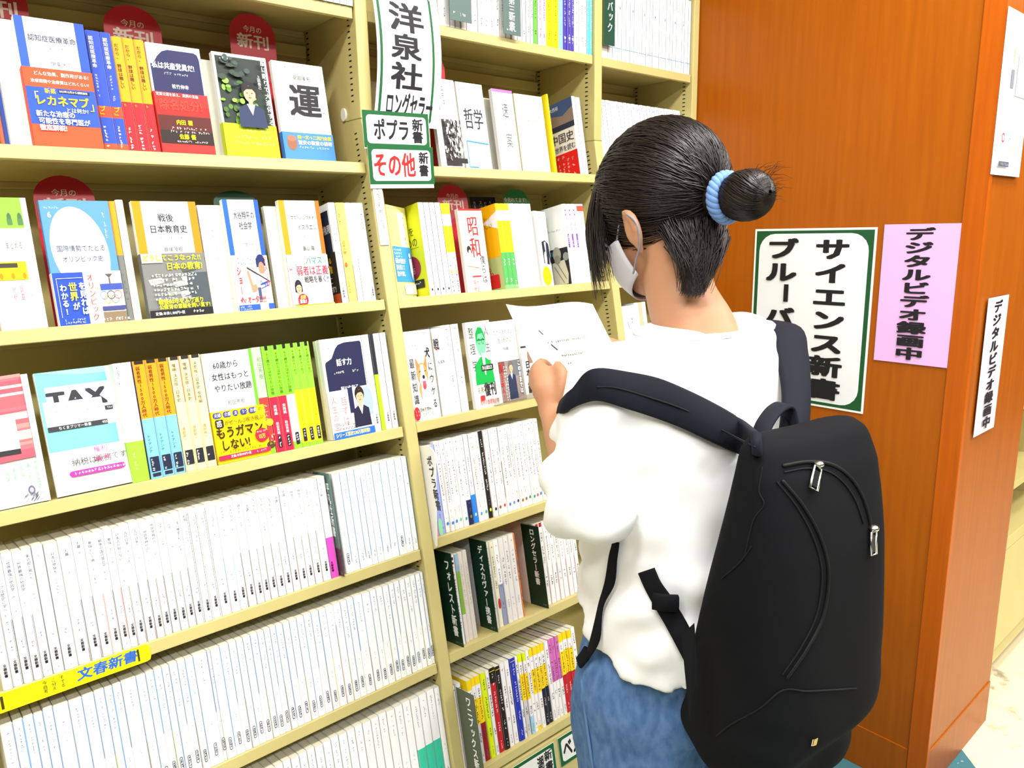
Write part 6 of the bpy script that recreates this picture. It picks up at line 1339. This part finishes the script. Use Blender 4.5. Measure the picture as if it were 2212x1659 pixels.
if len(s) == 2:
    mb = MB(); n = s[0][1]; d = (s[1][0]-s[0][0]).normalized(); c = n.cross(d).normalized(); a, b = s[0][0], s[1][0]
    for q0, q1, m_ in ((-.004, .004, SILVER), (-.002, .003, mat((214, 180, 70), .3, .5))): mb.add([a+c*q0+n*(.001 if m_ is SILVER else .0016), b+c*q0+n*(.001 if m_ is SILVER else .0016), b+c*q1+n*(.001 if m_ is SILVER else .0016), a+c*q1+n*(.001 if m_ is SILVER else .0016)], [(0, 1, 2, 3)], m_)
    o = kid(mb, 'badge', False); o['label'] = 'tiny silver and gold badge'
def ribbon(mb, c, wv, th, m, sub=6):
    """flat padded band: c centre points, wv half-width vectors"""
    C_ = smooth_path(c, sub); Wv = smooth_path(wv, sub); n = len(C_); vs = []
    for i in range(n):
        t = (C_[min(i+1, n-1)]-C_[max(i-1, 0)]).normalized(); nn = t.cross(Wv[i]).normalized()
        for a, b in ((-1, -.35), (-.85, -1), (0, -1.1), (.85, -1), (1, -.35), (1, .35), (.85, 1), (0, 1.1), (-.85, 1), (-1, .35)): vs.append(C_[i]+Wv[i]*a+nn*th*b)
    K = 10; fs = [[i*K+k, i*K+(k+1) % K, (i+1)*K+(k+1) % K, (i+1)*K+k] for i in range(n-1) for k in range(K)]
    fs += [list(range(K))[::-1], [(n-1)*K+k for k in range(K)]]; mb.add(vs, fs, m)
# left shoulder strap over the shirt, down the chest and back under the arm
upx = [(1636, 946), (1590, 908), (1540, 876), (1480, 846), (1420, 822), (1350, 802), (1296, 799)]
dnx = [(1640, 990), (1590, 980), (1530, 954), (1470, 926), (1410, 900), (1350, 880), (1300, 872)]
U_, D_ = stick(upx, [SB, GB], .006), stick(dnx, [SB, GB], .006)
stp = MB(); cs, ws = [], []
for (a, n1), (b, n2) in zip(U_, D_):
    cs.append((a+b)/2+(n1+n2).normalized()*.004); w_ = (a-b)/2; ws.append(w_ if w_.length < .042 else w_.normalized()*.042)
if cs:
    hits = lambda q, t: (stick([q], [SB], .007) or [(away(*q, t), 0)])[0][0]
    e1, e2 = [(1266, 812), (1240, 846)], [(1262, 876), (1228, 890)]
    for q1, q2, t in zip(e1, e2, (.985, 1.005)): a, b = hits(q1, t+.008), hits(q2, t-.006); cs.append((a+b)/2); ws.append((a-b)/2)
    cs += [cs[-1]+(cs[-1]-cs[-2])*.5+ray(1230, 890)*.03]; ws += [ws[-1]*.7]
    ribbon(stp, cs, ws, .0048, STRAPM)
    o = kid(stp, 'shoulder_strap'); SSB = bvh(o)
    mb = MB(); s = stick([(1630, 966), (1560, 930), (1480, 886), (1400, 858), (1330, 838), (1290, 836)], [SSB], .0006)
    if len(s) > 2: tube(mb, [p for p, n in s], [.0012, .0012], mat((12, 13, 20), .7, .2), 6, 5); kid(mb, 'stitched_seam')
# right shoulder strap
mb = MB(); X_ = B(1, 0, 0)-B(0, 0, 0)
ribbon(mb, [away(1712, 945, .965), away(1718, 900, .985), away(1720, 840, 1.02), away(1712, 770, 1.065), away(1690, 712, 1.115), B(.118, .06, 1.165), B(.122, .12, 1.09), B(.125, .135, .98)], [X_*.026]*3+[X_*.030]*5, .006, STRAPM); kid(mb, 'shoulder_strap')
# carrying loop
mb = MB(); ribbon(mb, [away(1640, 950, .90), away(1652, 915, .915), away(1676, 884, .94), away(1700, 880, .96), away(1712, 935, .965)], [(B(0, 1, 0)-B(0, 0, 0))*.012]*5, .003, STRAPM); kid(mb, 'carry_handle')
def webbing(px, trees, w, name, off=.004, th=.0014, tdist=None):
    P = []
    for u, v in px:
        s = stick([(u, v)], trees, off)
        P.append(s[0] if s else (away(u, v, tdist or .95), Vector((-.7, -.6, .1))))
    c = [p for p, n in P]; W_ = []
    for i in range(len(c)):
        t = (c[min(i+1, len(c)-1)]-c[max(i-1, 0)]).normalized(); W_.append(t.cross(P[i][1]).normalized()*w)
    mb = MB(); ribbon(mb, c, W_, th, CLOTHB); return kid(mb, name)
webbing([(1340, 1172), (1336, 1188), (1331, 1206), (1322, 1250), (1308, 1310), (1293, 1370), (1278, 1418)], [SB, JB], .0068, 'loose_webbing', .007)
webbing([(1282, 1408), (1272, 1424), (1264, 1434)], [SB, JB], .0090, 'webbing_end', .010, .003)
webbing([(1402, 1228), (1416, 1260), (1432, 1292), (1452, 1334), (1474, 1376), (1492, 1410)], [SB, GB], .0125, 'lower_strap', .008, .002)
s = stick([(1416, 1296), (1464, 1290)], [SB, GB], .012)
if len(s) == 2:
    mb = MB(); d_ = (s[1][0]-s[0][0]); ribbon(mb, [s[0][0], (s[0][0]+s[1][0])/2+s[0][1]*.006, s[1][0]], [Vector((0, 0, .011))]*3, .0035, CLOTHB); kid(mb, 'strap_keeper')
mb = MB(); s = stick([(1500, 1400), (1520, 1400)], [GB], .0)
wing = [(1474, 1352), (1508, 1330), (1516, 1500), (1486, 1440)]
P = [ (away(1472, 1372, .90)), (away(1500, 1345, .885)), (away(1506, 1440, .885)), (away(1478, 1440, .895)), (away(1490, 1560, .90)) ]
mb.add(P+[p+ray(1500, 1400)*.012 for p in P], [(0, 1, 2, 4, 3), (9, 7, 6, 5, 8)[::1], (0, 5, 6, 1), (1, 6, 7, 2), (2, 7, 9, 4), (4, 9, 8, 3), (3, 8, 5, 0)], CLOTHB); kid(mb, 'side_wing', False)

# ================================================================ notices on the pillar, second bookcase beyond it
def side_sign(px, art, label, w, h, base=(246, 246, 244), x=PX-.003, rough=.18, name='notice'):
    P = onx(*px, x); M = Matrix.Translation((x, P.y, P.z)) @ Matrix.Rotation(-math.pi/2, 4, 'Z')
    mb = MB(); mb.box(0, w, 0, .0012, -h, 0, mat(base, rough, .5)); art(Art(mb, lambda p, q, e: (p, -e, -q), w, h, w*1000, h*1000))
    return tag(mb.build(name, None, mtx=M), label, 'notice', 'notices on the wooden pillar')
def a_sci(a):
    a.r(5, 5, 292, 415, (22, 84, 44)); a.rr(14, 12, 282, 408, 40, (238, 240, 244))
    for i, ch in enumerate('サイエンス新書'): a.text(ch, 158, 24+i*54.5, 50, (24, 24, 26), bold=3, sx=1.66)
    for i, ch in enumerate('ブルーバックス'):
        if ch == 'ー': a.r(86, 132, 98, 174, (24, 24, 26))
        else: a.text(ch, 34, 24+i*54.5, 50, (24, 24, 26), bold=3, sx=1.66)
side_sign((1632, 495), a_sci, 'white notice with a green border and two columns of large black characters on the pillar', .297, .42)
def a_rec(a, s=1.0):
    for i, ch in enumerate('デジタルビデオ録画中'): a.text(ch, 44, 8+i*28.2, 27, (26, 24, 30), bold=3, sx=2.2)
side_sign((1911, 485), a_rec, 'pale pink notice with one column of black characters on the pillar', .155, .297, (236, 184, 238))
def front_sign(px, art, label, w, h, base=(250, 248, 250), y=PY-.006):
    P = ony(*px, y); mb = MB(); mb.box(0, w, 0, .0012, -h, 0, mat(base, .3, .5)); art(Art(mb, lambda p, q, e: (p, -e, -q), w, h, w*1000, h*1000))
    return tag(mb.build('notice', None, mtx=Matrix.Translation((P.x, y, P.z))), label, 'notice', 'notices on the wooden pillar')
def a_rec2(a):
    for i, ch in enumerate('デジタルビデオ録画中'): a.text(ch, 36, 8+i*28.2, 27, (30, 26, 34), bold=3, sx=1.9)
front_sign((2137, 645), a_rec2, 'narrow white notice with one column of black characters on the front of the pillar', .125, .298, (250, 240, 252))
def a_fly(a):
    for k in range(3): a.scrib(14, 14+k*7, 16, 6, (200, 150, 150))
    a.scrib(30, 60, 4, 7, (170, 176, 190), True); a.r(58, 62, 66, 92, (206, 206, 150)); a.r(52, 104, 70, 138, (130, 134, 146)); a.poly([(86, 70), (160, 60), (166, 150), (84, 150)], (190, 196, 190)); a.scrib(26, 146, 6, 8, (150, 150, 160))
    for k in range(8): a.scrib(36, 166+k*11, 5 if k % 2 else 3, 5, (190, 190, 200)); a.scrib(100, 170+k*11, 6, 5, (200, 200, 208))
    a.ring(36, 232, 9, 3, (216, 50, 70)); a.scrib(52, 224, 3, 14, (80, 84, 96)); a.line(90, 262, 120, 240, 3, (240, 226, 140)); a.r(24, 276, 84, 286, (90, 96, 110)); a.scrib(30, 278, 8, 6, (200, 204, 210)); a.scrib(30, 250, 6, 6, (230, 200, 206))
front_sign((2180, 13), a_fly, 'white printed flyer taped high on the front of the pillar, at the picture edge', .170, .302)
# second bookcase: same steel, its front further forward
DY = -.406; OX = 1.389
b2 = empty('bookcase', Matrix.Translation((OX, DY, 0)), 'olive yellow steel bookcase beyond the pillar, at the right picture edge', 'bookcase')
SH = Matrix.Translation((OX, DY, 0))
u = upright_mesh(0, .024).xf(SH).build('upright', b2, bevel=.002); u.matrix_parent_inverse = b2.matrix_world.inverted()
def p2(o): o.parent = b2; o.matrix_parent_inverse = b2.matrix_world.inverted(); return o
p2(slot_mesh(0, .024, False, True).xf(SH).build('painted_slot', None))
p2(upright_mesh(.90, .924).xf(SH).build('upright', None, bevel=.002))
for v in (.0764, .3198, .55, .771, .9925):
    p2(shelf_mesh(.024, .90).build('shelf', None, bevel=.001, mtx=SH @ Matrix.Translation(LP(0, v, .005)) @ ROT))
mb = MB(); k = OK+ND*.199; kb = LP(0, 1.5, .199); mb.add([(.024, .196, 2.22), (.90, .196, 2.22), (.90, k.y, k.z), (.024, k.y, k.z), (.90, kb.y, kb.z), (.024, kb.y, kb.z)], [(0, 1, 2, 3), (3, 2, 4, 5)], STEEL); p2(mb.xf(SH).build('back_panel', None))
vd = (ZK-.395)/math.cos(T)
for v0, h in ((vd, .032), (vd+.034, .24)):
    mb = MB(); mb.box(.0255, .8985, .004, .19, -h, 0, STEEL); p2(mb.build('drawer_front' if h > .1 else 'drawer_rail', None, bevel=.0015, mtx=SH @ Matrix.Translation(LP(0, v0, 0)) @ ROT))
mb = MB(); mb.box(.026, .898, .02, .19, -.05, 0, STEEL); p2(mb.build('plinth', None, mtx=SH @ Matrix.Translation(LP(0, vd+.276, 0)) @ ROT))
for i, (w_, hh, col, lab) in enumerate(((.016, .235, (250, 250, 250), 'white magazine edge at the right picture edge, in the second bookcase'), (.02, .235, (40, 60, 40), 'dark green magazine edge behind the white one in the second bookcase'), (.018, .24, (250, 250, 252), 'white magazine farther along in the second bookcase'))):
    M = SH @ Matrix.Translation(LP(.030+.022*i, vd-.0004, .012)) @ ROT
    r = empty('magazine', M, lab, 'magazine', 'magazines in the second bookcase'); c = MB(); c.box(0, w_, 0, .0004, 0, hh, mat(col)); c.box(0, .0004, 0, .15, 0, hh, mat(col)); c.box(w_-.0004, w_, 0, .15, 0, hh, mat(col)); c.build('cover', r, mtx=M)
    p = MB(); p.box(.0005, w_-.0005, .0006, .149, .0003, hh-.0003, PAGES); p.build('page_block', r, mtx=M)
bpy.context.view_layer.update()
